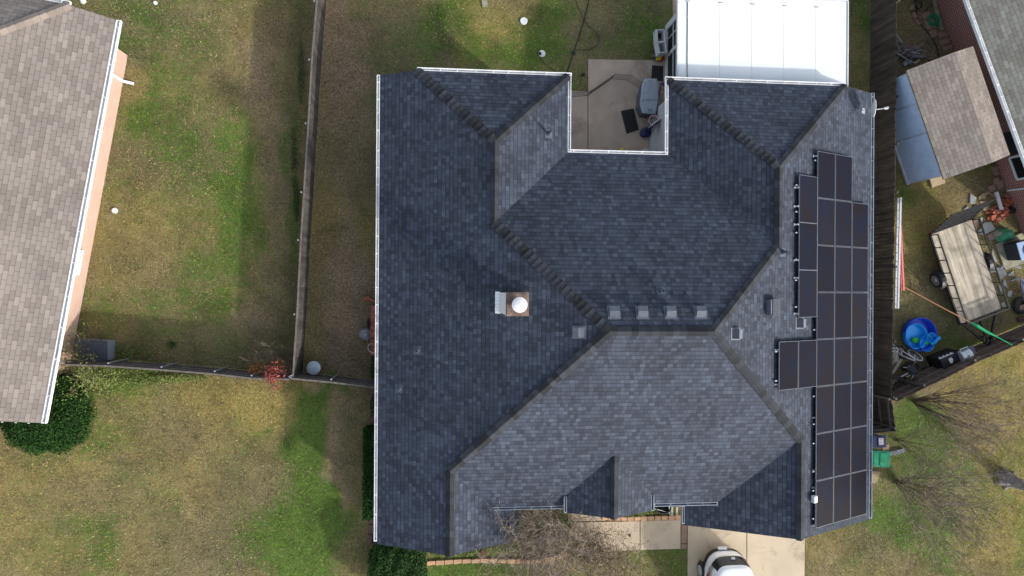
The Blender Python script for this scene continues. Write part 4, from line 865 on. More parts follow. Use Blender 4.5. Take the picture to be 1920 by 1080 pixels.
for (u, v, ru, rv, n) in [(960,540,960,540,900),(300,700,240,40,260),(1700,900,90,140,700),(1230,990,60,40,60),(1100,1040,120,30,160),(600,900,100,150,120),(640,300,60,250,120),(820,50,200,60,120),(1100,190,60,60,40),(1560,1040,80,40,60),(230,660,90,30,160)]:
    for k in range(int(n*.6)):
        q = P(u+rr.uniform(-1,1)*ru, v+rr.uniform(-1,1)*rv)
        if xW < q.x < xE and ysA < q.y < yN and not (xc1 < q.x < xc2 and q.y > yc) and q.y > yS: continue
        an = rr.uniform(0,6.283); s_ = rr.uniform(.012,.028); d_ = Vector((math.cos(an),math.sin(an),rr.uniform(-.2,.2)))*s_; w_ = Vector((-d_.y,d_.x,rr.uniform(-.01,.01)))*.6; q = q+Vector((0,0,.055))
        o.add([q-d_, q-w_, q+d_, q+w_], [(0,1,2,3)], rr.uniform(.5,1.7))
tag(build('fallen_leaves', o, M['fallen']), 'small dry fallen leaves scattered over the lawns', 'leaves', kind='stuff')
# yucca-like plant in the left lawn
mb = MB(); q = P(323,646)
for k in range(46):
    an = random.uniform(0,6.283); ln = random.uniform(.2,.4); d_ = Vector((math.cos(an),math.sin(an),random.uniform(.2,1.2))).normalized()*ln; w_ = Vector((-math.sin(an),math.cos(an),0))*.014; mb.add([q-w_,q+w_,q+d_],[(0,1,2)],random.uniform(.7,1.4))
tag(build('spiky_plant', mb, M['bush2']), 'small spiky green plant in the shaded part of the left lawn', 'plant')
# big tree at the right edge: leaning trunk leaving the frame
tr = thing('bare_tree', 'thick grey tree trunk leaning out of the right edge of the front lawn', 'tree', tuple(P(1882,895)))
b0 = P(1884, 897); mb = MB(); pts = [b0+Vector((0,0,-.1)), b0+Vector((.02,-.0,.12)), b0+Vector((.1,-.05,.5)), b0+Vector((.22,-.10,1.1)), b0+Vector((.45,-.2,2.2)), b0+Vector((.9,-.3,3.6)), b0+Vector((1.2,-.5,5.2))]
mb.tube(pts, [.42,.30,.23,.20,.19,.16,.12], 14)
for an in (.5,1.7,2.6,3.6,4.7,5.7): mb.tube([b0+Vector((math.cos(an)*.55,math.sin(an)*.5,-.06)), b0+Vector((math.cos(an)*.33,math.sin(an)*.3,.08)), b0+Vector((math.cos(an)*.12,math.sin(an)*.1,.4))], [.05,.1,.13], 8)
build('trunk', mb, M['bark'], tr, smooth=True)
mbb, tips = branchy(61, pts[5], 5.0, 6, .9, r0=.09, kids=(3,5), depth=3, curl=.3, lean=(.5,-.1), twig_r=.008); build('branches', mbb, M['bark'], tr)

# ================================================================= SMALL THINGS, WEST SIDE
q = P(588,690,.62); mb = MB(); mb.lathe((q.x,q.y,0), [(.19,.02),(.2,.02),(.235,.6)], 22); can = thing('round_bin', 'round galvanised bin with a pale lid in the corner of the side yard', 'bin', (q.x,q.y,0)); build('body', mb, M['steel'], can)
mb = MB(); mb.lathe((q.x,q.y,.6), [(.255,0),(.26,.03),(.22,.045),(.12,.06),(0,.065)], 28); mb.bar((q.x-.06,q.y,.69),(q.x+.06,q.y,.69),.02,.02); build('lid', mb, M['bincan'], can)
# grey box near the fence
bx = thing('metal_box', 'flat topped grey metal box half hidden by vines at the left fence', 'utility box', tuple(P(190,655)))
mb = MB(); mb.prism([P(u,v,.66) for u,v in [(141,637),(200,640),(200,676),(141,675)]], .02, .66); build('body', mb, M['acgrey'], bx, bevel=.015)
mb = MB(); mb.prism([P(u,v,.68) for u,v in [(140,636),(201,639),(201,677),(140,676)]], .662, .685); build('lid', mb, M['ventlight'], bx)
# stacked bricks and debris at west wall
def brick_stack(label, u0, u1, v0, v1, z, m='redbrick', seed=1, name='brick_stack', cat='bricks'):
    rr = random.Random(seed); mb = MB(); a_ = P(u0,v1); b2 = P(u1,v0); x = a_.x
    zz = 0
    while zz < z:
        y = a_.y
        while y < b2.y:
            x = a_.x
            while x < b2.x:
                if rr.random() < .9 or zz < z*.5: mb.box((x+.1, y+.045, zz+.03), (.19,.085,.056), rz=rr.uniform(-.12,.12), val=rr.uniform(.7,1.3))
                x += .21
            y += .1
        zz += .06
    return tag(build(name, mb, M[m]), label, cat)
brick_stack('long stack of orange red bricks against the west wall, behind the grey bag', 697, 708, 572, 664, .45, seed=3)
def rough_blob(c, r, m, name, label, cat, seed=1, n=9):
    rr = random.Random(seed); mb = MB(); vs = []; n1 = 7
    for i in range(n1):
        t_ = i/(n1-1)
        for k in range(n): 
            an = 2*math.pi*k/n; ra = math.cos(t_*1.45)**.5*rr.uniform(.8,1.1); vs.append((c[0]+math.cos(an)*r[0]*ra, c[1]+math.sin(an)*r[1]*ra, c[2]+t_*r[2]*rr.uniform(.9,1.1)))
    mb.add(vs, [(i*n+k, i*n+(k+1) % n, (i+1)*n+(k+1) % n, (i+1)*n+k) for i in range(n1-1) for k in range(n)]+[tuple(range((n1-1)*n, n1*n))])
    return tag(build(name, mb, m), label, cat)
q = P(687,627); rough_blob((q.x,q.y,.0), (.28,.24,.3), M['greybag'], 'plastic_bag', 'crumpled grey plastic bag on the ground by the west wall', 'bag', 4)
q = P(698,606); mb = MB(); mb.tube([(q.x+.17*math.cos(a_),q.y+.17*math.sin(a_),.08) for a_ in np.linspace(0,6.283,19)[:-1]], .055, 8, close=True); tag(build('discarded_tyre', mb, M['rubber']), 'small black tyre lying between the brick stack and the grey bag', 'tyre')
q = P(702,650); mb = MB(); mb.lathe((q.x,q.y,0), [(.16,.02),(.19,.4),(.2,.4),(.2,.43),(.18,.43),(.15,.05),(0,.05)], 18); tag(build('bucket', mb, M['offwhite']), 'pale plastic bucket below the brick stack on the west wall', 'bucket')
for i, (u0_, v0_, u1_, v1_) in enumerate([(682,563,692,556),(690,560,706,566)]):
    mb = MB(); mb.bar(P(u0_,v0_,.06), P(u1_,v1_,.06), .09, .06); tag(build('wood_offcut', mb, M['redbrick']), ['short red board, the outermost of two near the west wall','red board leaning toward the west wall above the brick stack'][i], 'board')
def stones(poly, m, label, group, size=(.3,.16,.1), jit=.12, name='edging_stone', seed=1, gap=.02, cat='edging stone', w=None):
    rr = random.Random(seed); pts = [P(*q) for q in poly]; k = 0
    ends = ['the first from the left', 'the last']; L_tot = 0; out = []
    for a_, b2 in zip(pts, pts[1:]):
        d_ = (b2-a_); n = max(1, round(d_.length/(size[0]+gap))); 
        for i in range(n):
            c_ = a_+d_*((i+.5)/n); ww = d_.length/n-gap; mb = MB()
            x, y = ww/2, size[1]/2*rr.uniform(.9,1.1); an = math.atan2(d_.y,d_.x)+rr.uniform(-jit,jit)*.4
            pl_ = [(-x,-y),(x*rr.uniform(.9,1),-y*rr.uniform(.85,1)),(x,y*.7),(x*.85,y),(-x*.85,y*rr.uniform(.9,1.05)),(-x,y*.7)]
            mb.prism([(c_.x+px*math.cos(an)-py*math.sin(an), c_.y+px*math.sin(an)+py*math.cos(an)) for px,py in pl_], -.02, size[2]+rr.uniform(-.01,.01), rr.uniform(.85,1.15))
            o_ = build(name, mb, m, bevel=.012); tag(o_, label, cat, group); out.append(o_)
    return out
stones([(800,1055),(850,1052),(900,1050),(950,1051),(1000,1052)], M['edgestone'], 'orange edging stone in the curved row right of the clipped bush', 'edging stones below the front bed', size=(.31,.17,.09))
stones([(1003,1051),(1040,1046),(1062,1035)], M['edgestone'], 'orange edging stone half hidden under the bare front shrub', 'edging stones under the bare shrub', size=(.31,.17,.09), seed=5)
stones([(1128,970),(1175,972),(1277,969)], M['edgestone'], 'orange edging stone in the row above the concrete entry path', 'edging stones above the entry path', size=(.25,.17,.09), seed=8)
stones([(698,725),(699,793)], M['brownstone'], 'dark brown edging stone above the clipped hedge by the west wall', 'edging stones above the hedge', size=(.26,.2,.1), seed=11)
stones([(699,963),(695,1000),(692,1020)], M['brownstone'], 'dark brown edging stone between the hedge and the clipped bush', 'edging stones below the hedge', size=(.3,.2,.1), seed=12)
# discs in the lawns
def disc(u, v, r, label, m='screwwhite', z=.06, name='yard_cover', cat='cover'):
    q = P(u,v); mb = MB(); mb.lathe((q.x,q.y,0), [(r,-.02),(r,z*.8),(r*.92,z),(r*.3,z+.004),(r*.3,z-.004),(0,z-.004)], 24); return tag(build(name, mb, M[m]), label, cat)
disc(982,40,.145,'round white drain cover in the middle of the back lawn'); disc(1016,101,.135,'round white cover with a black cable fitting, near the back eaves'); disc(216,395,.105,'small white round cover in the left lawn near the orange brick wall'); disc(292,6,.07,'tiny white cap at the top of the left lawn')
q = P(908,7); mb = MB(); mb.prism([P(u,v,.06) for u,v in [(903,0),(913,-1),(915,11),(905,13)]], -.02, .06); tag(build('square_paver', mb, M['pad']), 'small pale square paver at the top of the back lawn', 'paver')
mb = MB(); q = P(1012,102); mb.box((q.x,q.y,.1),(.09,.1,.08)); tag(build('cable_plug', mb, M['wire']), 'black plug on the white cover near the back eaves', 'plug')
rough_blob(tuple(P(156,3)), (.12,.1,.12), M['offwhite'], 'plastic_pot', 'small white pot beside the brown roof at the top left', 'pot', 6)
def cable(label, px, r=.012, m='wire', z=.02, name='cable', cat='cable', sm=5):
    pts = [P(*q[:2], q[2] if len(q) > 2 else z) for q in px]; out = []
    for i in range(len(pts)-1):
        p0, p1, p2, p3 = pts[max(i-1,0)], pts[i], pts[i+1], pts[min(i+2,len(pts)-1)]
        for k in range(sm):
            t_ = k/sm; out.append(.5*((2*p1)+(p2-p0)*t_+(2*p0-5*p1+4*p2-p3)*t_*t_+(3*p1-p0-3*p2+p3)*t_**3))
    out.append(pts[-1]); mb = MB(); mb.tube(out, r, 6); return tag(build(name, mb, M[m]), label, cat)
cable('black cable running down the back lawn to the house', [(1107,-20),(1101,15),(1090,55),(1078,90),(1072,108),(1062,140)], .018)
cable('thin dark hose looping across the back lawn', [(1076,-10),(1085,15),(1100,45),(1118,62),(1123,75),(1112,90),(1090,94),(1076,96)], .01, name='thin_hose', cat='hose')
cable('short black cable from the white cover to the eaves', [(1012,104),(1014,112),(1024,122),(1042,134),(1060,143)], .012)
rough_blob(tuple(P(1075,100)), (.09,.07,.05), M['wire'], 'cable_bundle', 'tangle of black cable in the back lawn', 'cable', 8)
q = P(1092,143); sp_ = thing('spot_lamp', 'small black garden spotlight beside the patio slab', 'lamp', tuple(q)); mb = MB(); mb.tube([q+Vector((-.05,0,0)), q+Vector((-.03,0,.14))], .012, 6); build('stake', mb, M['wire'], sp_)
mb = MB(); mb.lathe(q+Vector((-.04,0,.16)), [(.035,-.04),(.05,.02),(.085,.1),(.075,.1),(0,.05)], 16, M=Matrix.Rotation(1.2,3,'Y')); build('lamp_head', mb, M['darkmetal'], sp_)

# ================================================================= COURTYARD
# grill under a cover
gc = thing('covered_grill', 'barbecue under a fitted grey cover on the courtyard slab', 'grill', tuple(P(1205,185)))
zt_ = 1.15; top = [P(u,v,zt_) for u,v in [(1208,147),(1231,147),(1236,157),(1235,190),(1230,213),(1204,213),(1200,196),(1204,158)]]
bot = [P(u,v,0)+Vector((.0,0,0)) for u,v in [(1198,166),(1222,165),(1226,175),(1225,205),(1220,224),(1197,220),(1191,205),(1194,180)]]
mb = MB(); n = len(top); lev = []
for t_, z_h in ((0,.03),(.35,.4),(.7,.85),(.93,1.1),(1,1.15)):
    for k in range(n):
        q = bot[k].lerp(top[k], min(1,t_)); cxy = sum((Vector((p.x,p.y,0)) for p in top), Vector())/n
        if t_ == 1: q = q.lerp(Vector((cxy.x,cxy.y,q.z)), .14)
        lev.append(Vector((q.x+random.uniform(-.015,.015), q.y+random.uniform(-.015,.015), z_h+random.uniform(-.01,.01))))
mb.add(lev[:4*n], [(i*n+k, (i+1)*n+k, (i+1)*n+(k+1) % n, i*n+(k+1) % n) for i in range(3) for k in range(n)])
build('cover_sides', mb, M['grillcover_dark'], gc)
mb = MB(); mb.add(lev[3*n:], [(k, n+k, n+(k+1) % n, (k+1) % n) for k in range(n)]+[tuple(range(2*n-1, n-1, -1))]); 
cc = sum((Vector((p.x,p.y,0)) for p in top), Vector())/n
mb.tube([P(1214,205,1.19),P(1219,207,1.21),P(1224,205,1.19)], .012, 5, val=.1); mb.tube([P(1215,152,1.17),P(1222,151,1.17)], .008, 5, val=.35); mb.tube([P(1201,190,1.16),P(1208,187,1.18),P(1232,186,1.17)], .012, 5, val=.8); build('cover_top', mb, M['grillcover'], gc)
# mats
mt = thing('door_mat', 'black rubber mat lying askew on the courtyard slab', 'mat', tuple(P(1180,227)))
mb = MB(); mq = [(1164,208),(1188,203),(1198,243),(1175,251)]; mb.prism([P(u,v,.055) for u,v in mq], .042, .055); build('mat_base', mb, M['rubber'], mt)
mb = MB(); A_, B_, C_, D_ = [P(u,v,.06) for u,v in mq]
for i in range(5):
    for j in range(9):
        s0, s1, t0_, t1_ = .1+i*.165, .1+i*.165+.12, .06+j*.1, .06+j*.1+.07; f_ = lambda s_, t_: (A_.lerp(B_, s_)).lerp(D_.lerp(C_, s_), t_); mb.prism([f_(s0,t0_),f_(s1,t0_),f_(s1,t1_),f_(s0,t1_)], .055, .064)
build('mat_ribs', mb, M['darkmetal'], mt)
for qd, lb in (([(1223,122),(1244,124),(1243,152),(1221,150)], 'dark mat against the screened porch wall, above the covered grill'), ([(1224,228),(1238,228),(1237,270),(1224,269)], 'dark mat against the grey courtyard wall, below the toy hoop')):
    mb = MB(); mb.prism([P(u,v,.055) for u,v in qd], .042, .055); tag(build('floor_mat', mb, M['rubber']), lb, 'mat')
# wire pet fence
wf = thing('wire_pen', 'zigzag panels of a folding black wire pet pen across the courtyard slab', 'wire pen', tuple(P(1130,165)))
wp = [(1060,176),(1078,180),(1103,172),(1128,158),(1152,139),(1180,145),(1206,168)]
wp = [(1060,172,1068),(1103,171,0)]
wpts = [P(u,v,.04) for u,v in [(1058,183),(1102,179),(1121,166),(1147,148),(1176,150),(1200,166)]]
for a_, b2 in zip(wpts, wpts[1:]):
    mb = MB(); d_ = b2-a_; hh = .6
    for k in range(8): t_ = k/7; mb.tube([a_+d_*t_, a_+d_*t_+Vector((0,0,hh))], .005 if k not in (0,7) else .008, 4)
    for k in range(7): mb.tube([a_+Vector((0,0,hh*k/6)), b2+Vector((0,0,hh*k/6))], .004 if k not in (0,6) else .007, 4)
    build('wire_panel', mb, M['wire'], wf)
# planter trolley with two trays
pt = thing('white_planter', 'white two compartment planter trolley beside the screened porch wall', 'planter', tuple(P(1238,80)))
def tray(px, z0, z1, th=.03):
    mb = MB(); q = [P(u,v,z1) for u,v in px]; 
    for a_, b2 in zip(q, q[1:]+q[:1]): mb.bar((a_.x,a_.y,(z0+z1)/2),(b2.x,b2.y,(z0+z1)/2), th, z1-z0)
    mb.prism([(p.x,p.y) for p in q], z0, z0+.02, .5); return mb
build('tray', tray([(1232,56),(1245,55),(1247,77),(1233,78)], .35, .8), M['offwhite'], pt); build('tray', tray([(1233.5,79),(1247,78),(1250,97),(1237,99)], .35, .8), M['offwhite'], pt)
for k,(u,v) in enumerate([(1230,56),(1243,55),(1235,99),(1247,98)]): q = P(u,v,.4); mb = MB(); mb.bar((q.x,q.y,0),(q.x,q.y,.4),.04,.04); build('leg', mb, M['offwhite'], pt)
for (u, v, m_, lb, sz) in [(1238,66,'darkmetal','black garden tool lying in the upper tray of the white planter',(.07,.2,.08)),(1241,71,'silver','small silver hand tool in the upper tray of the white planter',(.03,.14,.03)),(1243,86,'redp','red toy in the lower tray of the white planter',(.09,.2,.1)),(1239,88,'sky','pale blue toy in the lower tray of the white planter',(.07,.16,.08))]:
    q = P(u,v,.5); mb = MB(); mb.box((q.x,q.y,.4), sz, rz=.4); mb.box((q.x+.02,q.y+.03,.46), (sz[0]*.6,sz[1]*.5,.05), rz=1.0); tag(build('small_tool' if m_ in ('darkmetal','silver') else 'small_toy', mb, M[m_], bevel=.008), lb, 'tool' if m_ in ('darkmetal','silver') else 'toy')
ty = thing('toy_truck', 'yellow and red toy truck below the white planter', 'toy truck', tuple(P(1237,108)))
mb = MB(); mb.prism([P(u,v,.3) for u,v in [(1233,106),(1239,101),(1243,104),(1239,112),(1231,112)]], .1, .3); build('body', mb, M['yellow'], ty, bevel=.02)
mb = MB(); mb.prism([P(u,v,.22) for u,v in [(1240,104),(1246,105),(1243,113),(1238,113)]], .05, .22); build('cab', mb, M['redp'], ty)
mb = MB(); q = P(1228,113); mb.lathe((q.x,q.y,.09),[(.09,-.04),(.09,.04)],14,M=Matrix.Rotation(1.57,3,'X')); mb.lathe((q.x+.16,q.y+.02,.07),[(.07,-.04),(.07,.04)],14,M=Matrix.Rotation(1.57,3,'X')); build('wheel', mb, M['navy'], ty)
# toy basketball hoop
hp = thing('toy_basketball_hoop', 'toy basketball hoop with pink rim and navy base by the courtyard wall', 'toy hoop', tuple(P(1214,248)))
q = P(1213,247,.15); mb = MB(); mb.lathe((q.x,q.y,.02), [(.2,0),(.26,.05),(.24,.16),(.1,.22),(0,.22)], 18, sx=1.15, sy=.75, M=Matrix.Rotation(.5,3,'Z')); build('base', mb, M['navy'], hp)
rc = P(1226,226,1.25); mb = MB(); mb.tube([(q.x,q.y,.2), (q.x+.02,q.y+.02,.6), tuple(P(1233,228,1.15))], .045, 8); build('pole', mb, M['navy'], hp)
mb = MB(); mb.tube([rc+Vector((.19*math.cos(a_), .19*math.sin(a_), 0)) for a_ in np.linspace(0,6.283,25)[:-1]], .018, 6, close=True); build('rim', mb, M['pink'], hp)
mb = MB()
for k in range(10):
    a_ = k*.628; mb.tube([rc+Vector((.18*math.cos(a_),.18*math.sin(a_),0)), rc+Vector((.12*math.cos(a_+.3),.12*math.sin(a_+.3),-.25))], .006, 4)
build('net', mb, M['navy'], hp)
mb = MB(); a_, b2 = P(1220,236,1.35), P(1242,220,1.35); mb.bar(a_-Vector((0,0,.05)), b2-Vector((0,0,.05)), .03, .5); build('backboard', mb, M['offwhite'], hp)
ck = thing('folding_frame', 'small pale metal folding frame between the grill and the navy hoop base', 'metal frame', tuple(P(1208,232)))
mb = MB(); fr = [P(u,v,.45) for u,v in [(1206,215),(1214,215),(1213,240),(1204,240)]]; mb.tube(fr, .012, 6, close=True); mb.tube([P(1204,239,.45),P(1213,228,.45)], .01, 5); build('top_frame', mb, M['canvas'], ck)
for p in fr: mb = MB(); mb.tube([p, (p.x,p.y,0)], .01, 5); build('leg', mb, M['canvas'], ck)
# child's tricycle-ish clutter beside grill
tc_ = thing('toy_scooter', "child's purple and red scooter standing between the covered grill and the wall", 'scooter', tuple(P(1236,180)))
mb = MB(); mb.tube([P(1240,160,.75),P(1237,172,.4),P(1234,190,.12)], .022, 6); build('stem', mb, M['redp'], tc_)
mb = MB(); mb.tube([P(1234,160,.78),P(1240,157,.8),P(1246,163,.76)], .02, 6); mb.lathe(P(1243,157,.78),[(.05,-.03),(.07,0),(.05,.03)],12); mb.tube([P(1244,166,.7),P(1247,170,.65),P(1241,168,.7)], .012, 5); build('handlebar', mb, M['purple'], tc_)
mb = MB(); mb.bar(P(1234,190,.1), P(1230,202,.1), .1, .03); build('deck', mb, M['offwhite'], tc_)
mb = MB()
for u, v in ((1234,188),(1229,204)): mb.lathe(P(u,v,.07), [(.07,-.015),(.07,.015)], 14, M=Matrix.Rotation(1.57,3,'Y'))
build('wheel', mb, M['rubber'], tc_)
rough_blob(tuple(P(1167,281)), (.13,.07,.09), M['yellow'], 'yellow_toy', 'crumpled yellow toy on the slab under the courtyard eaves', 'toy', 9)
rough_blob(tuple(P(1210,283)), (.2,.07,.08), M['offwhite'], 'white_rag', 'white rag on the slab under the courtyard eaves', 'rag', 10)
mb = MB(); mb.bar(P(1228,279,.05), P(1238,274,.05), .05, .04); mb.bar(P(1226,275,.05), P(1237,270,.05), .03, .03); tag(build('garden_trowel', mb, M['canvas']), 'pale garden tool in the courtyard corner', 'tool')

# ================================================================= FRONT: downspout bits, bins, rock
for (px, z, m_, ml, lb, nm) in [([(1632,816),(1662,817),(1662,839),(1634,840)], 1.05, 'binblue', 'binblue', 'navy wheeled bin with a pale label, behind the green one', 'navy'), ([(1635,845),(1671,847),(1668,877),(1635,875)], 1.05, 'bingreen', 'bingreen', 'bright green wheeled bin beside the east wall', 'green')]:
    q = [P(u,v,z) for u,v in px]; cc = sum(q, Vector())/4; t = thing('wheeled_bin', lb, 'wheeled bin', (cc.x,cc.y,0)); mb = MB()
    lo = [Vector((cc.x+(p.x-cc.x)*.72-.02, cc.y+(p.y-cc.y)*.72, .08)) for p in q]; hi = [Vector((cc.x+(p.x-cc.x)*.93, cc.y+(p.y-cc.y)*.93, z-.06)) for p in q]
    mb.add(lo+hi, [(0,1,2,3),(4,7,6,5),(0,4,5,1),(1,5,6,2),(2,6,7,3),(3,7,4,0)]); build('body', mb, M[m_], t, bevel=.03)
    mb = MB(); mb.prism([(p.x,p.y) for p in q], z-.055, z); A_, B_, C_, D_ = q; f_ = lambda s_, t_: (A_.lerp(B_, s_)).lerp(D_.lerp(C_, s_), t_)
    mb.prism([f_(.1,.1),f_(.35,.1),f_(.35,.88),f_(.1,.88)], z, z+.02, 1.1); mb.prism([f_(.42,.1),f_(.78,.1),f_(.78,.88),f_(.42,.88)], z, z+.03, 1.15); lid = build('lid', mb, M[ml], t, bevel=.02)
    if nm == 'navy':
        mb = MB(); mb.prism([f_(.48,.2),f_(.78,.2),f_(.78,.75),f_(.48,.75)], z+.031, z+.034); build('label', mb, M['label'], lid)
        mb = MB(); mb.prism([f_(.52,.27),f_(.74,.27),f_(.74,.34),f_(.52,.34)], z+.035, z+.037); mb.prism([f_(.55,.42),f_(.72,.42),f_(.72,.47),f_(.55,.47)], z+.035, z+.037); mb.prism([f_(.55,.55),f_(.72,.55),f_(.72,.6),f_(.55,.6)], z+.035, z+.037); build('print', mb, M['pink'], lid)
    for sgn in (.15, .85):
        w_ = A_.lerp(D_, sgn); mb = MB(); mb.lathe((w_.x+.05,w_.y,.1), [(.1,-.03),(.1,.03)], 16, M=Matrix.Rotation(1.57,3,'X')); build('wheel', mb, M['rubber'], t)
mb = MB(); mb.bar(P(1660,853,.1), P(1695,844,.05), .17, .06); tag(build('drain_extension', mb, M['ventlight']), 'pale grey downspout extension poking out behind the green bin', 'drain pipe')
mb = MB(); mb.prism([P(u,v,.09) for u,v in [(1631,883),(1651,884),(1646,903),(1640,907),(1632,903)]], -.01, .09); tag(build('flat_rock', mb, M['tanstone'], bevel=.02), 'pale flat rock by the east wall below the green bin', 'rock')
mb = MB(); mb.prism([P(u,v,.05) for u,v in [(1655,832),(1668,834),(1667,846),(1655,846)]], -.01, .05); tag(build('small_paver', mb, M['paver']), 'small pinkish paver between the two wheeled bins', 'paver')
wh = thing('metal_trellis', 'low white metal frame in the bed under the small gutter right of the entry', 'metal frame', tuple(P(1262,958)))
mb = MB(); mb.tube([P(1222,953,.3),P(1240,957,.25),P(1255,962,.2)], .012, 6); mb.tube([P(1226,950,.3),P(1246,948,.35),P(1262,948,.35)], .012, 6); mb.tube([P(1254,945,.4),P(1256,965,.1)], .014, 6); build('hoop', mb, M['offwhite'], wh)
for u in (1260,1269): mb = MB(); mb.bar(P(u,950,.3), P(u,966,.12), .09, .04); build('slat', mb, M['canvas'], wh)
mb = MB(); q = P(1243,951,.2); mb.lathe((q.x,q.y,0), [(.2,.02),(.25,.3),(.22,.3),(.2,.1),(0,.1)], 18, sx=1.3); tag(build('plant_pot', mb, M['rubber']), 'low black pot in the bed under the small front gutter', 'pot')
for (u,v,lb) in [(1072,988,'dark stone on the corner of the entry path'),(1181,1004,'tiny dark stone on the entry path')]: rough_blob(tuple(P(u,v,.03)), (.05,.06,.06), M['brownstone'], 'small_stone', lb, 'stone', int(u))
leafy('small patch of rusty orange leaves in the front bed', P(907,1037), tuple(P(907,1037,.1)), (.22,.12,.08), 130, .07, 'redleaf', 3, name='orange_plant')

# ================================================================= CAR
def car():
    XC = P(1366, 1075, .9).x-.02; YR = P(1360, 1031, .5).y          # rear bumper line
    t = thing('white_car', 'white hatchback parked on the driveway with its dark tailgate window facing the house', 'car', (XC, YR-2.15, 0))
    Lc = 4.3; NN = 64
    def ring(z, wd, yr, yf, p=3.2, pf=2.6, scale=1):
        yc_ = (yr+yf)/2; hl_ = (yr-yf)/2; out = []
        for k in range(NN):
            a_ = 2*math.pi*k/NN; c_, s_ = math.cos(a_), math.sin(a_); pp = p if s_ > 0 else pf
            x = wd*math.copysign(abs(c_)**(2/pp), c_); y = hl_*math.copysign(abs(s_)**(2/pp), s_)
            out.append(Vector((XC+x, yc_+y, z)))
        return out
    def loft(rs, k0=0, k1=NN, cap=False, val=1, off=0):
        mb = MB(); vs = []; m_ = len(rs)
        for r_ in rs:
            c_ = sum(r_, Vector())/NN
            vs += [q+(Vector((q.x-c_.x, q.y-c_.y, 0)).normalized()*off) for q in r_]
        mb.add(vs, [(i*NN+k % NN, i*NN+(k+1) % NN, (i+1)*NN+(k+1) % NN, (i+1)*NN+k % NN) for i in range(m_-1) for k in range(k0, k1)], val)
        if cap: mb.add(rs[-1], [tuple(range(NN))])
        return mb
    y = YR
    YR += .06; y = YR
    lv = [ring(.32,.88,y-.08,y-Lc+.05,3.3), ring(.5,.93,y-.02,y-Lc,3.3), ring(.72,.945,y-.03,y-Lc+.06,3.3), ring(.95,.93,y-.05,y-Lc+.2,3.3), ring(1.02,.90,y-.07,y-Lc+.35,3.4)]
    gl = [ring(1.02,.885,y-.07,y-Lc+1.0,3.4,2.4), ring(1.1,.85,y-.10,y-Lc+1.35,3.6,2.4), ring(1.36,.80,y-.20,y-Lc+1.75,3.8,2.4), ring(1.5,.76,y-.29,y-Lc+1.95,4,2.4)]
    rf = [ring(1.49,.76,y-.25,y-Lc+1.9,4,2.6), ring(1.55,.745,y-.27,y-Lc+2.0,4,2.6), ring(1.60,.66,y-.40,y-Lc+2.15,3.6,2.6), ring(1.625,.42,y-.85,y-Lc+2.4,3,2.6), ring(1.63,.15,y-1.3,y-Lc+2.6,2.4,2.4)]
    body = loft(lv+gl); build('body', body, M['carpaint'], t, smooth=True)
    build('roof', loft(rf, cap=True), M['carpaint'], t, smooth=True)
    hood = MB(); hd = [ring(1.0,.885,y-.2,y-Lc+.3), ring(1.04,.7,y-.5,y-Lc+.6), ring(1.06,.3,y-1,y-Lc+1)]; build('bonnet', loft(hd, cap=True), M['carpaint'], t, smooth=True)
    # rear window: rear arc of the greenhouse (k around NN/4)
    q4 = NN//4
    g2 = [ring(1.06,.868,y-.085,y-Lc+1.2,3.5,2.4), gl[2], gl[3]]
    mb = loft(g2, q4-9, q4+9, off=.012); rw = build('rear_window', mb, M['glass'], t, smooth=True)
    mb = loft([gl[1],gl[2]], q4+13, q4+27, off=.01); build('side_window', mb, M['glass'], t, smooth=True); mb = loft([gl[1],gl[2]], -q4+5+NN, NN+q4-13, off=.01); build('side_window', mb, M['glass'], t, smooth=True)
    mb = loft([gl[0],gl[1],gl[2],gl[3]], q4*3-9, q4*3+9, off=.012); build('windscreen', mb, M['glass'], t, smooth=True)
    mb = loft([lv[0],lv[1],ring(.66,.945,y-.03,y-Lc+.06,3.3)], 5, 2*q4-4, off=.03); build('bumper', mb, M['darkmetal'], t, smooth=True)
    mb = loft([ring(.3,.7,y-.1,y-Lc+.1), lv[0]], 0, NN); build('underbody', mb, M['darkmetal'], t)
    c_ = (g2[0][q4]+g2[1][q4])/2; mb = MB(); mb.lathe(c_+Vector((.04,.05,.06)), [(.0,.03),(.05,.02),(.06,0)][::-1], 16, sx=1.5, M=Matrix.Rotation(-.6,3,'X')); build('emblem', mb, M['silver'], t)
    mb = MB(); mb.box((XC-.12, y+.06, .62), (.36,.02,.14), M=Matrix.Rotation(.5,3,'X')); build('number_plate', mb, M['label'], t)
    for k0, k1 in ((q4+9,q4+13),(q4-13,q4-9)):
        mb = loft([lv[3], lv[4], gl[1], ring(1.23,.825,y-.15,y-Lc+1.5,3.7,2.4)], k0, k1, off=.02); o = build('tail_light', mb, M['silver'], t, smooth=True)
        mb = loft([lv[3], lv[4], gl[1]], k0+2, k1, off=.03) if k0 > q4 else loft([lv[3], lv[4], gl[1]], k0, k1-1, off=.03); build('red_lens', mb, M['light_red'], o, smooth=True)
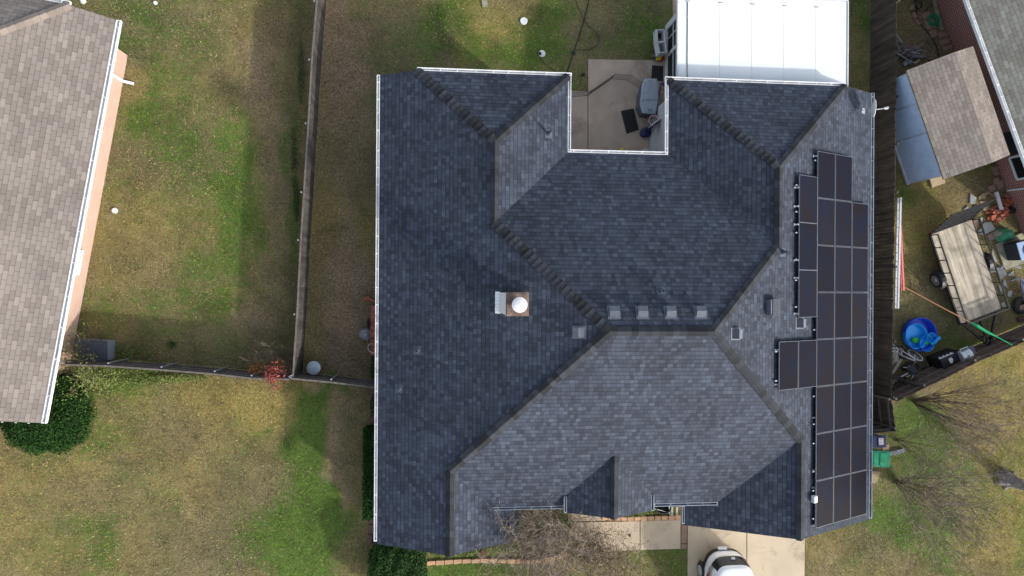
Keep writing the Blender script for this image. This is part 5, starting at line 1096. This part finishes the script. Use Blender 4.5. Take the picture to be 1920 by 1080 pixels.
    for sx in (-1, 1):
        for yy in (y-.92, y-Lc+.8):
            mb = MB(); mb.lathe((XC+sx*.79, yy, .33), [(.2,-.13),(.31,-.12),(.33,-.08),(.33,.08),(.31,.12),(.2,.13)], 26, M=Matrix.Rotation(math.pi/2,3,'Y')); w_ = build('wheel', mb, M['rubber'], t)
            mb = MB(); mb.lathe((XC+sx*.925, yy, .33), [(.21,-.01),(.2,.01),(.12,-.0),(.05,.015),(0,.015)], 20, M=Matrix.Rotation(math.pi/2*sx,3,'Y')); build('rim', mb, M['silver'], w_)
            mb = MB(); mb.tube([(XC+sx*.915, yy+.40*math.cos(a_), .33+.40*math.sin(a_)) for a_ in np.linspace(0,math.pi,12)], .035, 6); build('wheel_arch', mb, M['darkmetal'], t)
        mb = MB(); mb.box((XC+sx*1.0, y-Lc+1.35, 1.02), (.16,.1,.12)); build('mirror', mb, M['carpaint'], t, bevel=.03)
car()

# ================================================================= TRAILER
zd = .62
dk = [P(1743,430,zd), P(1822,412,zd), P(1877,578,zd), P(1797,607,zd)]
ux = (dk[1]-dk[0]).normalized(); vy = (dk[2]-dk[1]); Lt = vy.length; vy.normalize(); ux = Vector((-vy.y, vy.x, 0)); ux = ux if ux.x > 0 else -ux
Wt = (dk[1]-dk[0]).dot(ux); o0 = dk[1]-ux*Wt; rz = math.atan2(vy.y, vy.x)+math.pi/2
M['deck'] = plank_mat('bleached_deck_planks', rz, (.56,.49,.39), (.33,.28,.21))
def TP(x, y, z): q = o0+ux*x+vy*y; return Vector((q.x, q.y, z))
tr = thing('utility_trailer', 'black framed utility trailer with a bleached plank deck and raised ramp gate', 'trailer', tuple(TP(Wt/2, Lt/2, 0)))
mb = MB(); nb = 10
for i in range(nb):
    xa, xb = Wt*i/nb+.003, Wt*(i+1)/nb-.003; mb.add([TP(xa,0,zd),TP(xb,0,zd),TP(xb,Lt,zd),TP(xa,Lt,zd),TP(xa,0,zd-.04),TP(xb,0,zd-.04),TP(xb,Lt,zd-.04),TP(xa,Lt,zd-.04)], [(3,2,1,0),(4,5,6,7),(0,1,5,4),(1,2,6,5),(2,3,7,6),(3,0,4,7)], random.uniform(.82,1.12))
build('deck', mb, M['deck'], tr)
mb = MB()
for x in (-.03, Wt+.03): mb.bar(TP(x,-.03,zd-.06), TP(x,Lt+.03,zd-.06), .05, .1)
for y in (-.03, Lt+.03): mb.bar(TP(-.03,y,zd-.06), TP(Wt+.03,y,zd-.06), .05, .1)
for y in np.linspace(.5, Lt-.5, 5): mb.bar(TP(0,y,zd-.1), TP(Wt,y,zd-.1), .05, .06)
mb.bar(TP(.1,Lt,zd-.12), TP(Wt/2-.03,Lt+1.25,zd-.12), .06, .08); mb.bar(TP(Wt-.1,Lt,zd-.12), TP(Wt/2+.03,Lt+1.25,zd-.12), .06, .08); mb.bar(TP(Wt/2,Lt+.2,zd-.12), TP(Wt/2,Lt+1.4,zd-.12), .07, .08)
build('frame', mb, M['darkmetal'], tr)
zr2 = zd+.38
for x in (-.02, Wt+.02):
    mb = MB(); mb.bar(TP(x,0,zr2), TP(x,Lt,zr2), .045, .045)
    for y in np.linspace(0.02, Lt-.02, 8): mb.bar(TP(x,y,zd), TP(x,y,zr2), .04, .04)
    build('side_rail', mb, M['darkmetal'], tr)
mb = MB(); mb.bar(TP(0,Lt,zr2), TP(Wt,Lt,zr2), .045, .045); build('front_rail', mb, M['darkmetal'], tr)
mb = MB(); zg_ = 1.95
mb.add([TP(0,-.045,zd),TP(Wt,-.045,zd),TP(Wt,-.67,zg_),TP(0,-.67,zg_),TP(0,-.055,zd),TP(Wt,-.055,zd),TP(Wt,-.68,zg_),TP(0,-.68,zg_)], [(3,2,1,0),(4,5,6,7),(0,1,5,4),(1,2,6,5),(2,3,7,6),(3,0,4,7)], 1.3)
for k in range(7): f_ = k/6; mb.bar(TP(.0,-.04-.63*f_,zd+(zg_-zd)*f_), TP(Wt,-.04-.63*f_,zd+(zg_-zd)*f_), .05, .09, .6)
for k in range(5): x = .02+(Wt-.04)*k/4; mb.bar(TP(x,-.04,zd), TP(x,-.67,zg_), .035, .035, .6)
# expanded mesh
for k in range(40): x = .05+(Wt-.1)*k/39; mb.bar(TP(x,-.05,zd+.02), TP(x,-.66,zg_-.03), .012, .02)
build('ramp_gate', mb, M['darkmetal'], tr)
for x, sg in ((-.17,-1),(Wt+.17,1)):
    c_ = TP(x, Lt*.49, .33); mb = MB(); R_ = Matrix((vy, Vector((0,0,1)), ux)).transposed() if sg > 0 else Matrix((vy, Vector((0,0,-1)), -ux)).transposed()
    mb.lathe(c_, [(.19,-.09),(.30,-.09),(.335,-.06),(.34,0),(.335,.06),(.30,.09),(.19,.09)], 26, M=R_); w_ = build('wheel', mb, M['rubber'], tr)
    mb = MB(); mb.lathe(c_, [(.21,.10),(.19,.095),(.17,.10),(.1,.10),(.08,.12),(.05,.13),(0,.13)], 20, M=R_); build('rim', mb, M['steel'], w_)
    mb = MB()
    for i in range(7):
        a0, a1 = math.pi*(.08+.84*i/7), math.pi*(.08+.84*(i+1)/7); p0 = c_+vy*math.cos(a0)*.42+Vector((0,0,math.sin(a0)*.40)); p1 = c_+vy*math.cos(a1)*.42+Vector((0,0,math.sin(a1)*.40)); mb.bar(p0, p1, .22, .012, up=(p0+p1-c_*2).normalized()) if False else mb.add([p0-ux*.11,p0+ux*.11,p1+ux*.11,p1-ux*.11]+[q+Vector((0,0,.012)) for q in (p0-ux*.11,p0+ux*.11,p1+ux*.11,p1-ux*.11)], [(0,1,2,3),(7,6,5,4),(0,4,5,1),(2,6,7,3),(1,5,6,2),(3,7,4,0)])
    build('mudguard', mb, M['darkmetal'], tr)
mb = MB(); mb.tube([TP(Wt/2+.12,Lt+1.0,.75), TP(Wt/2+.12,Lt+1.0,.05)], .03, 8); mb.box(TP(Wt/2+.12,Lt+1.0,.78),(.1,.03,.02)); build('jack', mb, M['darkmetal'], tr)
mb = MB(); mb.box(TP(Wt/2,Lt+1.42,zd-.1),(.09,.18,.09),rz=rz); build('coupler', mb, M['steel'], tr, bevel=.02)
for x in (.03, Wt-.03): mb = MB(); mb.box(TP(x,-.1,zd-.06),(.1,.03,.05),rz=rz); build('tail_light', mb, M['redp'], tr)

# ================================================================= EAST YARD OBJECTS
# ladders
def ladder(label, a_, b2, w_, m_, n, z=.12, upright=True):
    t = thing('ladder', label, 'ladder', ((a_.x+b2.x)/2,(a_.y+b2.y)/2,0)); d_ = (b2-a_).normalized()
    for h0 in (z, z+w_):
        mb = MB(); mb.bar(a_+Vector((0,0,h0)), b2+Vector((0,0,h0)), .075, .05); build('side_rail', mb, M[m_], t)
    for i in range(n):
        q = a_.lerp(b2, (i+.5)/n); mb = MB(); mb.tube([q+Vector((0,0,z)), q+Vector((0,0,z+w_))], .016, 6); build('rung', mb, M[m_], t)
ladder('long white aluminium ladder on its side along the dark east fence', P(1680,372,.35), P(1675,578,.35), .16, 'ladder', 13)
ladder('shorter coral red ladder on its side, right of the white one', P(1683,425,.2), P(1689,545,.2), .12, 'coralp', 7, z=.05)
# pools
q = P(1717,626); mb = MB(); mb.lathe((q.x,q.y,.02), [(0,0),(.60,0),(.66,.3),(.69,.32),(.70,.30),(.66,.02),(.6,-.02)], 40); tag(build('paddling_pool', mb, M['bluepool'], smooth=False), 'larger dark blue round paddling pool holding the lighter one', 'pool')
q = P(1713,630,.15); mb = MB(); mb.lathe((q.x,q.y,.08), [(0,0),(.44,0),(.50,.2),(.53,.22),(.53,.19),(.48,-.0),(.44,-.03)], 36, M=Matrix.Rotation(.06,3,'Y')); tag(build('paddling_pool', mb, M['lightpool']), 'lighter blue pool nested inside the dark blue pool', 'pool')
q = P(1741,641,.3); t = thing('toy_water_table', 'small bright blue toy pool with a slide and green details, right of the nested pools', 'toy pool', (q.x,q.y,0))
mb = MB(); mb.lathe((q.x-.08,q.y-.07,.1), [(0,.05),(.25,.05),(.31,.22),(.33,.24),(.33,.2),(.27,0),(0,0)], 26); mb.lathe((q.x+.12,q.y+.17,.14), [(0,.05),(.15,.05),(.2,.18),(.22,.19),(.22,.15),(.17,0),(0,0)], 22); build('basin', mb, M['lightpool'], t)
mb = MB(); mb.tube([(q.x+.05,q.y-.1,.36),(q.x+.18,q.y-.02,.42),(q.x+.3,q.y+.12,.42),(q.x+.4,q.y+.16,.36)], [.05,.06,.06,.09], 8); build('slide', mb, M['lightpool'], t)
mb = MB(); mb.box((q.x-.02,q.y-.04,.24),(.16,.13,.08),rz=.5); mb.box((q.x+.12,q.y+.19,.25),(.12,.1,.06)); build('green_insert', mb, M['greenp'], t, bevel=.02)
q = P(1718,638,.25); mb = MB(); mb.lathe((q.x,q.y,.14), [(0,0),(.12,.01),(.13,.07),(.08,.12),(0,.13)], 14, sx=1.3); tag(build('green_float', mb, M['greenp'], smooth=True), 'green plastic toy lying in the lighter blue pool', 'toy')
# rake
rk = thing('leaf_rake', 'rake with orange pole and bright green end reaching over the trailer corner', 'rake', tuple(P(1760,570)))
mb = MB(); mb.tube([P(1694,537,.35), P(1760,573,.75), P(1822,606,1.15)], .022, 7); build('pole', mb, M['orange'], rk)
mb = MB(); mb.tube([P(1820,605,1.14), P(1832,611,1.24), P(1848,621,1.32), P(1870,632,1.45), P(1898,647,1.65)], [.03,.06,.055,.025,.018], 7); build('green_handle', mb, M['rakegreen'], rk)
# bicycles
def bike(label, wc0, wc1, tiltv, m_, basket=None, seed=1, wm='offwhite', r=.31):
    """wc0 rear and wc1 front wheel centres, tiltv: 'up' direction of the frame plane"""
    t = thing('bicycle', label, 'bicycle', ((wc0.x+wc1.x)/2,(wc0.y+wc1.y)/2,0)); fx = (wc1-wc0).normalized(); up = (tiltv-fx*tiltv.dot(fx)).normalized(); nz_ = fx.cross(up); B_ = lambda x, y: wc0+fx*x+up*y
    Lb = (wc1-wc0).length; R_ = Matrix((fx, up, nz_)).transposed()
    for c_ in (wc0, wc1):
        mb = MB(); mb.tube([c_+R_ @ Vector((r*math.cos(a_), r*math.sin(a_), 0)) for a_ in np.linspace(0,6.2832,29)[:-1]], .022, 6, close=True); w_ = build('wheel', mb, M[wm], t)
        mb = MB(); mb.lathe(c_, [(.03,-.04),(.03,.04)], 8, M=R_)
        for k in range(12): a_ = k*math.pi/6; mb.tube([c_, c_+R_ @ Vector((r*math.cos(a_), r*math.sin(a_), 0))], .004, 3)
        build('spokes', mb, M['steel'], w_)
    bb = B_(Lb*.42,-.02); st = B_(Lb*.32,.42); hd = B_(Lb*.80,.45); hd2 = B_(Lb*.84,.3)
    mb = MB()
    for a_, b2 in ((wc0,bb),(wc0,st),(bb,st),(st,hd),(bb,hd2),(hd,hd2),(hd2,wc1)): mb.tube([a_, b2], .02, 6)
    build('frame', mb, M[m_], t)
    mb = MB(); s_ = B_(Lb*.29,.55); mb.tube([st, s_], .014, 6); mb.box(s_, (.24,.04,.12), M=R_); build('saddle', mb, M['rubber'], t)
    mb = MB(); h_ = B_(Lb*.77,.6); mb.tube([hd, h_], .014, 6); mb.tube([h_-nz_*.26-fx*.12, h_-nz_*.2, h_, h_+nz_*.2, h_+nz_*.26-fx*.12], .013, 6); build('handlebar', mb, M['steel'], t)
    mb = MB(); mb.tube([bb-nz_*.1+up*.15, bb-nz_*.05, bb+nz_*.05, bb+nz_*.1-up*.15], .012, 6); mb.lathe(bb, [(.09,-.045),(.09,-.035)], 14, M=R_); build('crank', mb, M['steel'], t)
    if basket:
        mb = MB(); mb.box(B_(Lb*.88,.55), (.26,.24,.34), M=R_); build('basket', mb, M[basket], t, bevel=.03)
bike('pale framed bicycle lying tilted below the nested blue pools', P(1670,650,.25), P(1716,666,.25), Vector((-.1,-.55,.75)), 'offwhite', seed=1)
bike('white framed bicycle with a dark green basket, lowest against the brown diagonal fence', P(1662,722,.3), P(1706,700,.35), Vector((.1,.5,.75)), 'ladder', basket='rubber', seed=2, wm='rubber')
q = P(1681,671,.55); rough_blob((q.x-.05,q.y,.4), (.23,.3,.22), M['canvas'], 'canvas_bag', 'crumpled beige canvas bag on the pale framed bicycle', 'bag', 12)
mb = MB(); mb.bar(P(1673,700,.5), P(1690,672,.55), .12, .05); mb.bar(P(1674,697,.45), P(1687,680,.5), .05, .05); tag(build('wooden_plank', mb, M['canvas']), 'short beige plank between the two bicycles', 'plank')
hq = P(1757,705,.5); mb = MB(); mb.tube([hq+Vector((.52*math.cos(a_)-.0*math.sin(a_), .21*math.sin(a_)+.03*math.cos(a_), .25*math.sin(a_)*-1)) for a_ in np.linspace(0,6.2832,41)[:-1]], .016, 6, close=True); tag(build('hoop', mb, M['canvas']), 'thin pale hoop leaning on the brown diagonal fence', 'hoop')
# black barbecue
bq = thing('barbecue_grill', 'black barbecue with a silver lid standing beside the brown diagonal fence', 'grill', tuple(P(1785,668)))
A0 = P(1758,672,.85); A1 = P(1822,646,.85); dxv = (A1-A0); Lg = dxv.length; dxv.normalize(); dyv = Vector((-dxv.y, dxv.x, 0)); rzg = math.atan2(dxv.y, dxv.x)
def GP(x, y, z): q_ = A0+dxv*x-dyv*y; return Vector((q_.x, q_.y, z))
mb = MB(); mb.box(GP(Lg*.36,.28,.42), (Lg*.62,.48,.75), rz=rzg); mb.box(GP(Lg*.36,.28,.88), (Lg*.66,.52,.1), rz=rzg); build('body', mb, M['darkmetal'], bq, bevel=.02)
mb = MB(); mb.box(GP(Lg*.93,.26,.86), (Lg*.2,.46,.05), rz=rzg); build('side_shelf', mb, M['ventmetal'], bq, bevel=.015)
lc = GP(Lg*.66,.27,.94); mb = MB(); prof = [(-.26,0),(-.25,.1),(-.17,.2),(-.05,.25),(.1,.24),(.22,.15),(.26,0)]; vs = []
for x in (-.22,.22): vs += [lc+dxv*x-dyv*(-y_)+Vector((0,0,z_h)) for y_, z_h in prof]
n = len(prof); mb.add(vs, [(i, i+1, n+i+1, n+i) for i in range(n-1)]+[tuple(range(n-1,-1,-1)), tuple(range(n,2*n))]); build('lid', mb, M['silver'], bq)
mb = MB(); mb.tube([lc+dxv*-.17+dyv*.2+Vector((0,0,.1)), lc+dxv*-.17+dyv*.34+Vector((0,0,.12)), lc+dxv*.17+dyv*.34+Vector((0,0,.12)), lc+dxv*.17+dyv*.2+Vector((0,0,.1))], .016, 6); build('handle', mb, M['offwhite'], bq)
mb = MB(); mb.lathe(lc+Vector((0,0,.24)), [(.05,0),(.05,.02),(0,.025)], 14); build('thermometer', mb, M['canvas'], bq)
mb = MB(); mb.bar(GP(.02,.02,.9), GP(Lg*.42,.02,.9), .035, .05)
for k in range(4): mb.lathe(GP(.06+k*.17,-.02,.9), [(.03,-.02),(.025,.03),(0,.03)], 10)
build('control_panel', mb, M['offwhite'], bq)
mb = MB(); mb.prism([GP(.34,.16,0),GP(.48,.12,0),GP(.53,.22,0),GP(.46,.36,0),GP(.36,.34,0)], .94, .98); tag(build('white_tray', mb, M['offwhite'], bevel=.01), 'small pale tray lying on the black barbecue beside its lid', 'tray')
# flagstone pile
def flat(px, m_, label, h=.07, name='flagstone', cat='flagstone', z0=-.01, group=None):
    mb = MB(); mb.prism([P(u,v,h) for u,v in px], z0, h); return tag(build(name, mb, M[m_], bevel=.008), label, cat, group)
for px, m_, lb, h in [
 ([(1820,363),(1831,370),(1829,382),(1819,381)],'stone','pointed grey flagstone above the trailer gate, uppermost of the pale ones',.06),
 ([(1807,393),(1815,386),(1820,396),(1811,400)],'stone','small grey flagstone touching the top rail of the ramp gate',.05),
 ([(1827,386),(1833,384),(1837,394),(1825,396)],'stone','grey flagstone just right of the ramp gate corner',.05),
 ([(1835,369),(1845,361),(1850,371),(1836,374)],'tanstone','tan wedge shaped flagstone, uppermost of the three tan ones',.05),
 ([(1836,377),(1849,378),(1842,386)],'tanstone','tan triangular flagstone, middle of the three tan ones',.06),
 ([(1842,390),(1855,385),(1857,393),(1845,395)],'tanstone','tan flagstone nearest the brick pile',.05),
 ([(1841,424),(1846,417),(1858,416),(1865,426),(1866,431),(1846,440)],'stone','largest pale grey flagstone right of the trailer rail',.08),
 ([(1832,436),(1840,427),(1845,442)],'stone','small pale flagstone seen through the trailer side rail',.04),
 ([(1836,409),(1843,407),(1843,416),(1838,419)],'stone','greenish flagstone beside the end of the ramp gate',.05),
 ([(1824,412),(1833,408),(1835,424),(1829,426)],'paver','pinkish flagstone between the deck and the rail at the gate end',.04),
 ([(1851,440),(1863,435),(1868,447),(1856,453)],'paver','square pink paver below the largest grey flagstone',.08),
 ([(1852,350),(1865,345),(1868,357),(1857,361)],'paver','square pink paver near the brick wall, above the white gutter piece',.08),
 ([(1864,335),(1873,331),(1875,345),(1866,345)],'paver','dark pink paver against the brick wall, uppermost of the group',.07),
 ([(1869,341),(1880,335),(1882,350),(1873,357)],'paver','rounded pink paver against the brick wall under the window',.08),
 ([(1861,465),(1864,478),(1871,490),(1864,494),(1860,482)],'stone','narrow pale flagstone left of the air conditioner pad',.05),
 ([(1867,502),(1880,500),(1889,515),(1875,525),(1871,512)],'stone','broad pale flagstone below the air conditioner pad',.05),
 ([(1852,491),(1862,492),(1861,502),(1854,502)],'stone','pale flagstone inside the trailer rail beside the wheel',.04),
 ([(1857,503),(1865,502),(1868,510),(1857,511)],'stone','square pale flagstone inside the rail, second below the wheel',.04),
 ([(1890,515),(1901,507),(1902,517),(1892,518)],'stone','fan shaped pale flagstone left of the folded chair',.05),
 ([(1882,525),(1886,526),(1890,541),(1881,534)],'stone','thin triangular flagstone below the broad pale one',.05),
 ([(1891,545),(1899,545),(1896,557),(1889,555)],'stone','small rectangular flagstone left of the old tyre',.05),
 ([(1872,535),(1877,535),(1881,548),(1876,548)],'stone','sliver of pale flagstone crossing the trailer side rail',.04),
 ([(1877,569),(1883,566),(1887,576),(1880,577)],'stone','pale flagstone inside the lower corner of the trailer rail',.04)]:
    flat(px, m_, lb, h)
def loose(label, c0, ru, rv, n, m_, z=.25, seed=1, sz=(.2,.095,.06), name='brick_pile', cat='bricks', rot=None):
    rr = random.Random(seed); mb = MB()
    for k in range(n):
        a_ = rr.uniform(0,6.283); d_ = rr.random()**.5; q_ = P(c0[0]+math.cos(a_)*ru*d_, c0[1]+math.sin(a_)*rv*d_); mb.box((q_.x,q_.y,rr.uniform(.03,z*(1-d_*.6))), sz, rz=rr.gauss(rot,.25) if rot is not None else rr.uniform(0,3.14), val=rr.uniform(.65,1.3))
    return tag(build(name, mb, M[m_]), label, cat)
loose('heap of loose red bricks between the trailer gate and the brick house', (1868,402), 20, 14, 60, 'redbrick', .28, 3, rot=.25)
loose('smaller heap of red rubble right of the white gutter piece', (1887,377), 9, 9, 26, 'redbrick', .22, 4)
mb = MB(); mb.bar(P(1868,360,.3), P(1878,393,.3), .12, .08); tag(build('gutter_piece', mb, M['offwhite']), 'loose white gutter piece lying over the red bricks', 'gutter piece')
mb = MB(); mb.tube([P(1829,345,.05), P(1870,372,.3)], .012, 6); tag(build('thin_pole', mb, M['canvas']), 'thin pale pole leaning on the loose white gutter piece', 'pole')
q = P(1888,430); rough_blob((q.x-.2,q.y-.25,0), (.42,.32,.4), M['greenbag'], 'garden_sack', 'large green mesh sack beside the brick pile', 'sack', 14)
q = P(1875,432); rough_blob((q.x-.2,q.y-.15,0), (.22,.17,.25), M['canvas'], 'sand_sack', 'small tan sack lying left of the green mesh sack', 'sack', 15)
# AC unit
mb = MB(); mb.prism([P(u,v,.08) for u,v in [(1867,458),(1895,445),(1940,428),(1960,480),(1885,506)]], -.02, .08); tag(build('concrete_pad', mb, M['pad']), 'mossy concrete pad under the air conditioner', 'concrete pad')
ac = thing('air_conditioner', 'dark air conditioner with pale blue fan top beside the brick house', 'air conditioner', tuple(P(1900,470)))
q = [P(u,v,.75) for u,v in [(1905,456),(1940,447),(1950,480),(1914,488)]]; lo = [P(u,v,.09) for u,v in [(1874,463),(1906,454),(1914,480),(1884,488)]]
lo = [p.copy() for p in q]
mb = MB(); mb.prism(q, .09, .75); build('body', mb, M['acdark'], ac, bevel=.03)
cc = sum(q, Vector())/4; mb = MB(); mb.prism([cc.lerp(p, 1.03) for p in q], .75, .79); top_ = build('top', mb, M['sky'], ac, bevel=.015)
mb = MB(); mb.lathe((cc.x,cc.y,.79), [(.27,0),(.27,.012),(.24,.012)], 26)
for k in range(16): a_ = k*.3927; mb.bar((cc.x,cc.y,.80),(cc.x+.26*math.cos(a_),cc.y+.26*math.sin(a_),.80),.006,.006)
build('fan_grille', mb, M['acdark'], top_)
# chair + tyre near right edge
chn = thing('garden_chair', 'folded grey blue garden chair lying on the ground near the right edge', 'chair', tuple(P(1910,535)))
mb = MB(); mb.bar(P(1895,527,.35), P(1914,520,.4), .05, .05); mb.bar(P(1912,521,.4), P(1926,535,.4), .08, .06); mb.bar(P(1913,526,.3), P(1920,560,.2), .06, .05); mb.bar(P(1926,525,.3), P(1934,560,.2), .06, .05); build('frame', mb, M['carcass'], chn, bevel=.015)
mb = MB(); mb.prism([P(u,v,.3) for u,v in [(1915,527),(1932,522),(1940,552),(1921,556)]], .27, .3); build('seat', mb, M['carcass'], chn)
q = P(1918,573,.2); mb = MB(); mb.tube([(q.x+.27*math.cos(a_),q.y+.27*math.sin(a_),.11) for a_ in np.linspace(0,6.283,25)[:-1]], .10, 8, close=True); tag(build('old_tyre', mb, M['rubber']), 'old black tyre lying near the right edge below the folded chair', 'tyre')
mb = MB(); mb.prism([P(u,v,.14) for u,v in [(1912,573),(1924,570),(1926,581),(1913,583)]], .0, .14); tag(build('concrete_block', mb, M['paver']), 'pinkish block inside the old tyre', 'block')
# top right clutter: pavers, hoses, firewood
for px, lb in [([(1727,25),(1742,20),(1750,32),(1733,36)],'pink paver beside the coiled dark hose'),([(1732,38),(1750,34),(1757,52),(1739,56)],'large pink paver under the green hose coil'),([(1742,58),(1754,53),(1760,67),(1747,71)],'pink paver just below the green hose coil'),([(1758,62),(1771,58),(1776,67),(1763,73)],'pink paver along the brick wall, third from the shed'),([(1762,75),(1777,70),(1783,80),(1767,86)],'pink paver along the brick wall, second from the shed'),([(1766,88),(1784,82),(1789,90),(1771,97)],'pink paver along the brick wall, nearest the shed'),
           ([(1704,15),(1712,6),(1716,15),(1707,20)],'pale angular paver at the left of the hose tangle'),([(1709,25),(1716,21),(1721,32),(1714,36)],'upper of two narrow pavers below the hose tangle'),([(1716,38),(1721,35),(1727,45),(1722,48)],'lower of two narrow pavers below the hose tangle')]:
    flat(px, 'paver', lb, .05, name='paver', cat='paver')
mb = MB(); mb.prism([P(u,v,.06) for u,v in [(1746,-10),(1752,-10),(1770,55),(1765,57)]], -.02, .06); tag(build('concrete_strip', mb, M['pad']), 'narrow concrete strip along the foot of the red brick wall', 'concrete strip')
hc = thing('hose_coil', 'coiled bright green garden hose on a pink paver', 'hose', tuple(P(1751,37))); 
mb = MB(); q = P(1751,37,.1); rr = random.Random(2)
for k in range(7): r_ = .12+.03*k*.8; mb.tube([(q.x+r_*math.cos(a_)+rr.uniform(-.01,.01), q.y+r_*math.sin(a_), .07+.02*(k % 3)) for a_ in np.linspace(0,6.283,25)[:-1]], .013, 5, close=True)
build('coil', mb, M['hose'], hc)
cable('long black garden hose running from the tangle to the shed', [(1716,-10),(1718,12),(1720,32),(1728,48),(1740,62),(1750,75),(1757,92),(1762,118)], .022, name='garden_hose', cat='hose')
cable('tangle of black hose loops at the top of the neighbouring yard', [(1712,-5),(1722,4),(1729,9),(1724,16),(1714,12),(1713,4),(1720,-2),(1728,4),(1726,14),(1717,20),(1708,21),(1704,13)], .018, name='hose_tangle', cat='hose')
cable('thin black hose looping from the pavers to the brick wall', [(1727,26),(1735,20),(1744,11),(1752,9),(1762,11)], .014, name='thin_hose', cat='hose')
cable('short curved black hose behind the shed roof', [(1728,111),(1736,110),(1745,114),(1752,122)], .014, name='short_hose', cat='hose')
fw = MB(); rr = random.Random(5)
for k in range(46):
    u, v = rr.uniform(1680,1725), 0; v = 98+rr.gauss(0,6) if u > 1694 else rr.uniform(72,108); q_ = P(u, v, rr.uniform(.05,.4)); an = rr.gauss(0,.35) if u > 1694 else rr.gauss(-.4,.5); d_ = Vector((math.cos(an),math.sin(an),rr.uniform(-.1,.1)))*rr.uniform(.15,.34); fw.tube([q_-d_, q_+d_], rr.uniform(.012,.035), 5, val=rr.uniform(.6,1.5))
tag(build('branch_pile', fw, M['bark']), 'pile of cut grey branches between the dark east fence and the shed', 'branches')
for k, (px, lb) in enumerate([([(1693,117),(1700,112),(1704,119),(1697,124)],'small pale rock left of the split log by the shed'),([(1703,114),(1710,111),(1712,117),(1705,120)],'middle pale rock between the branch pile and the shed')]): flat(px, 'stone', lb, .12, name='rock', cat='rock')
mb = MB(); mb.prism([P(u,v,.2) for u,v in [(1711,118),(1724,110),(1725,114),(1718,119)]], 0, .2); tag(build('split_log', mb, M['plywood']), 'pale split log at the shed corner', 'log')
stones([(1862,312),(1868,330)], M['paver'], 'dark paver at the foot of the red brick wall, below the shed corner', 'pavers at the foot of the brick wall', size=(.26,.2,.1), seed=17, cat='paver', name='wall_paver')

rough_blob(tuple(P(1738,700)), (.35,.28,.12), M['rubber'], 'dark_tarp', 'crumpled black tarp on the ground between the bicycles and the black barbecue', 'tarp', 22)
rough_blob(tuple(P(1708,688)), (.4,.25,.1), M['soil'], 'soil_heap', 'low dark heap of soil under the pale framed bicycle', 'soil', 23)
for (u, v, lb, m_) in [(1741,684,'small white scrap beside the black tarp','offwhite'),(1728,676,'small rusty can below the nested pools','rust'),(1765,540,'tiny white pebble on the grass left of the trailer wheel','offwhite'),(1903,545,'small red scrap near the folded chair','redp')]:
    rough_blob(tuple(P(u,v)), (.04,.05,.05), M[m_], 'scrap', lb, 'scrap', int(u))
mb = MB(); mb.tube([P(1690,707,.2),P(1712,690,.5),P(1722,700,.25),P(1735,707,.1)], .012, 5); mb.tube([P(1700,700,.3),P(1745,715,.15)], .01, 5); tag(build('metal_rod', mb, M['steel']), 'bent metal rods lying over the white framed bicycle', 'rods')

for k, (u, v, sz, z_h, m_, lb, nm, ct) in enumerate([(1728,716,(.26,.2,.22),.11,'wood_dark','dark wooden crate beside the white framed bicycle','crate','crate'),(1748,690,(.18,.14,.2),.1,'navy','small navy box left of the black barbecue','storage_box','box'),
    (1700,716,(.3,.12,.1),.05,'carcass','grey folded cloth below the white framed bicycle','cloth','cloth'),(1694,690,(.2,.16,.14),.07,'rubber','black plastic tub between the two bicycles','tub','tub'),
    (1872,500,(.1,.1,.2),.1,'acgrey','small grey meter box left of the concrete pad','meter_box','box'),(1886,500,(.3,.05,.04),.03,'plywood','tan wood offcut below the concrete pad','wood_offcut','board'),
    (1907,500,(.12,.3,.05),.03,'greybag','grey rag right of the wood offcut','rag','rag'),(1850,362,(.1,.22,.04),.03,'plywood','short tan stick above the upper tan flagstone','stick','stick'),
    (1893,395,(.22,.18,.2),.1,'rubber','black pot against the red brick wall','pot','pot'),(1912,598,(.3,.2,.16),.08,'wood_brown','brown box near the right edge below the old tyre','crate','crate'),
    (1880,600,(.35,.06,.05),.03,'canvas','pale stick on the bare soil right of the trailer hitch','stick','stick')]):
    q = P(u, v, 0); mb = MB(); mb.box((q.x, q.y, z_h), sz, rz=.3+k*.7); mb.box((q.x+.01, q.y, z_h+sz[2]*.5+.01), (sz[0]*.8, sz[1]*.7, .02), rz=.3+k*.7, val=.6); tag(build(nm, mb, M[m_], bevel=.012), lb, ct)
for (u, v, rr_, zz_) in [(1692,719,.29,.1),(1683,660,.3,.12)]:
    q = P(u, v, zz_); mb = MB(); mb.tube([(q.x+rr_*math.cos(a_), q.y+rr_*.85*math.sin(a_), zz_+.05*math.sin(a_)) for a_ in np.linspace(0,6.283,27)[:-1]], .024, 6, close=True)
    tag(build('loose_tyre', mb, M['rubber']), 'thin black bicycle tyre on the ground, ' + ('below the white framed bicycle' if u == 1692 else 'under the beige canvas bag'), 'tyre')
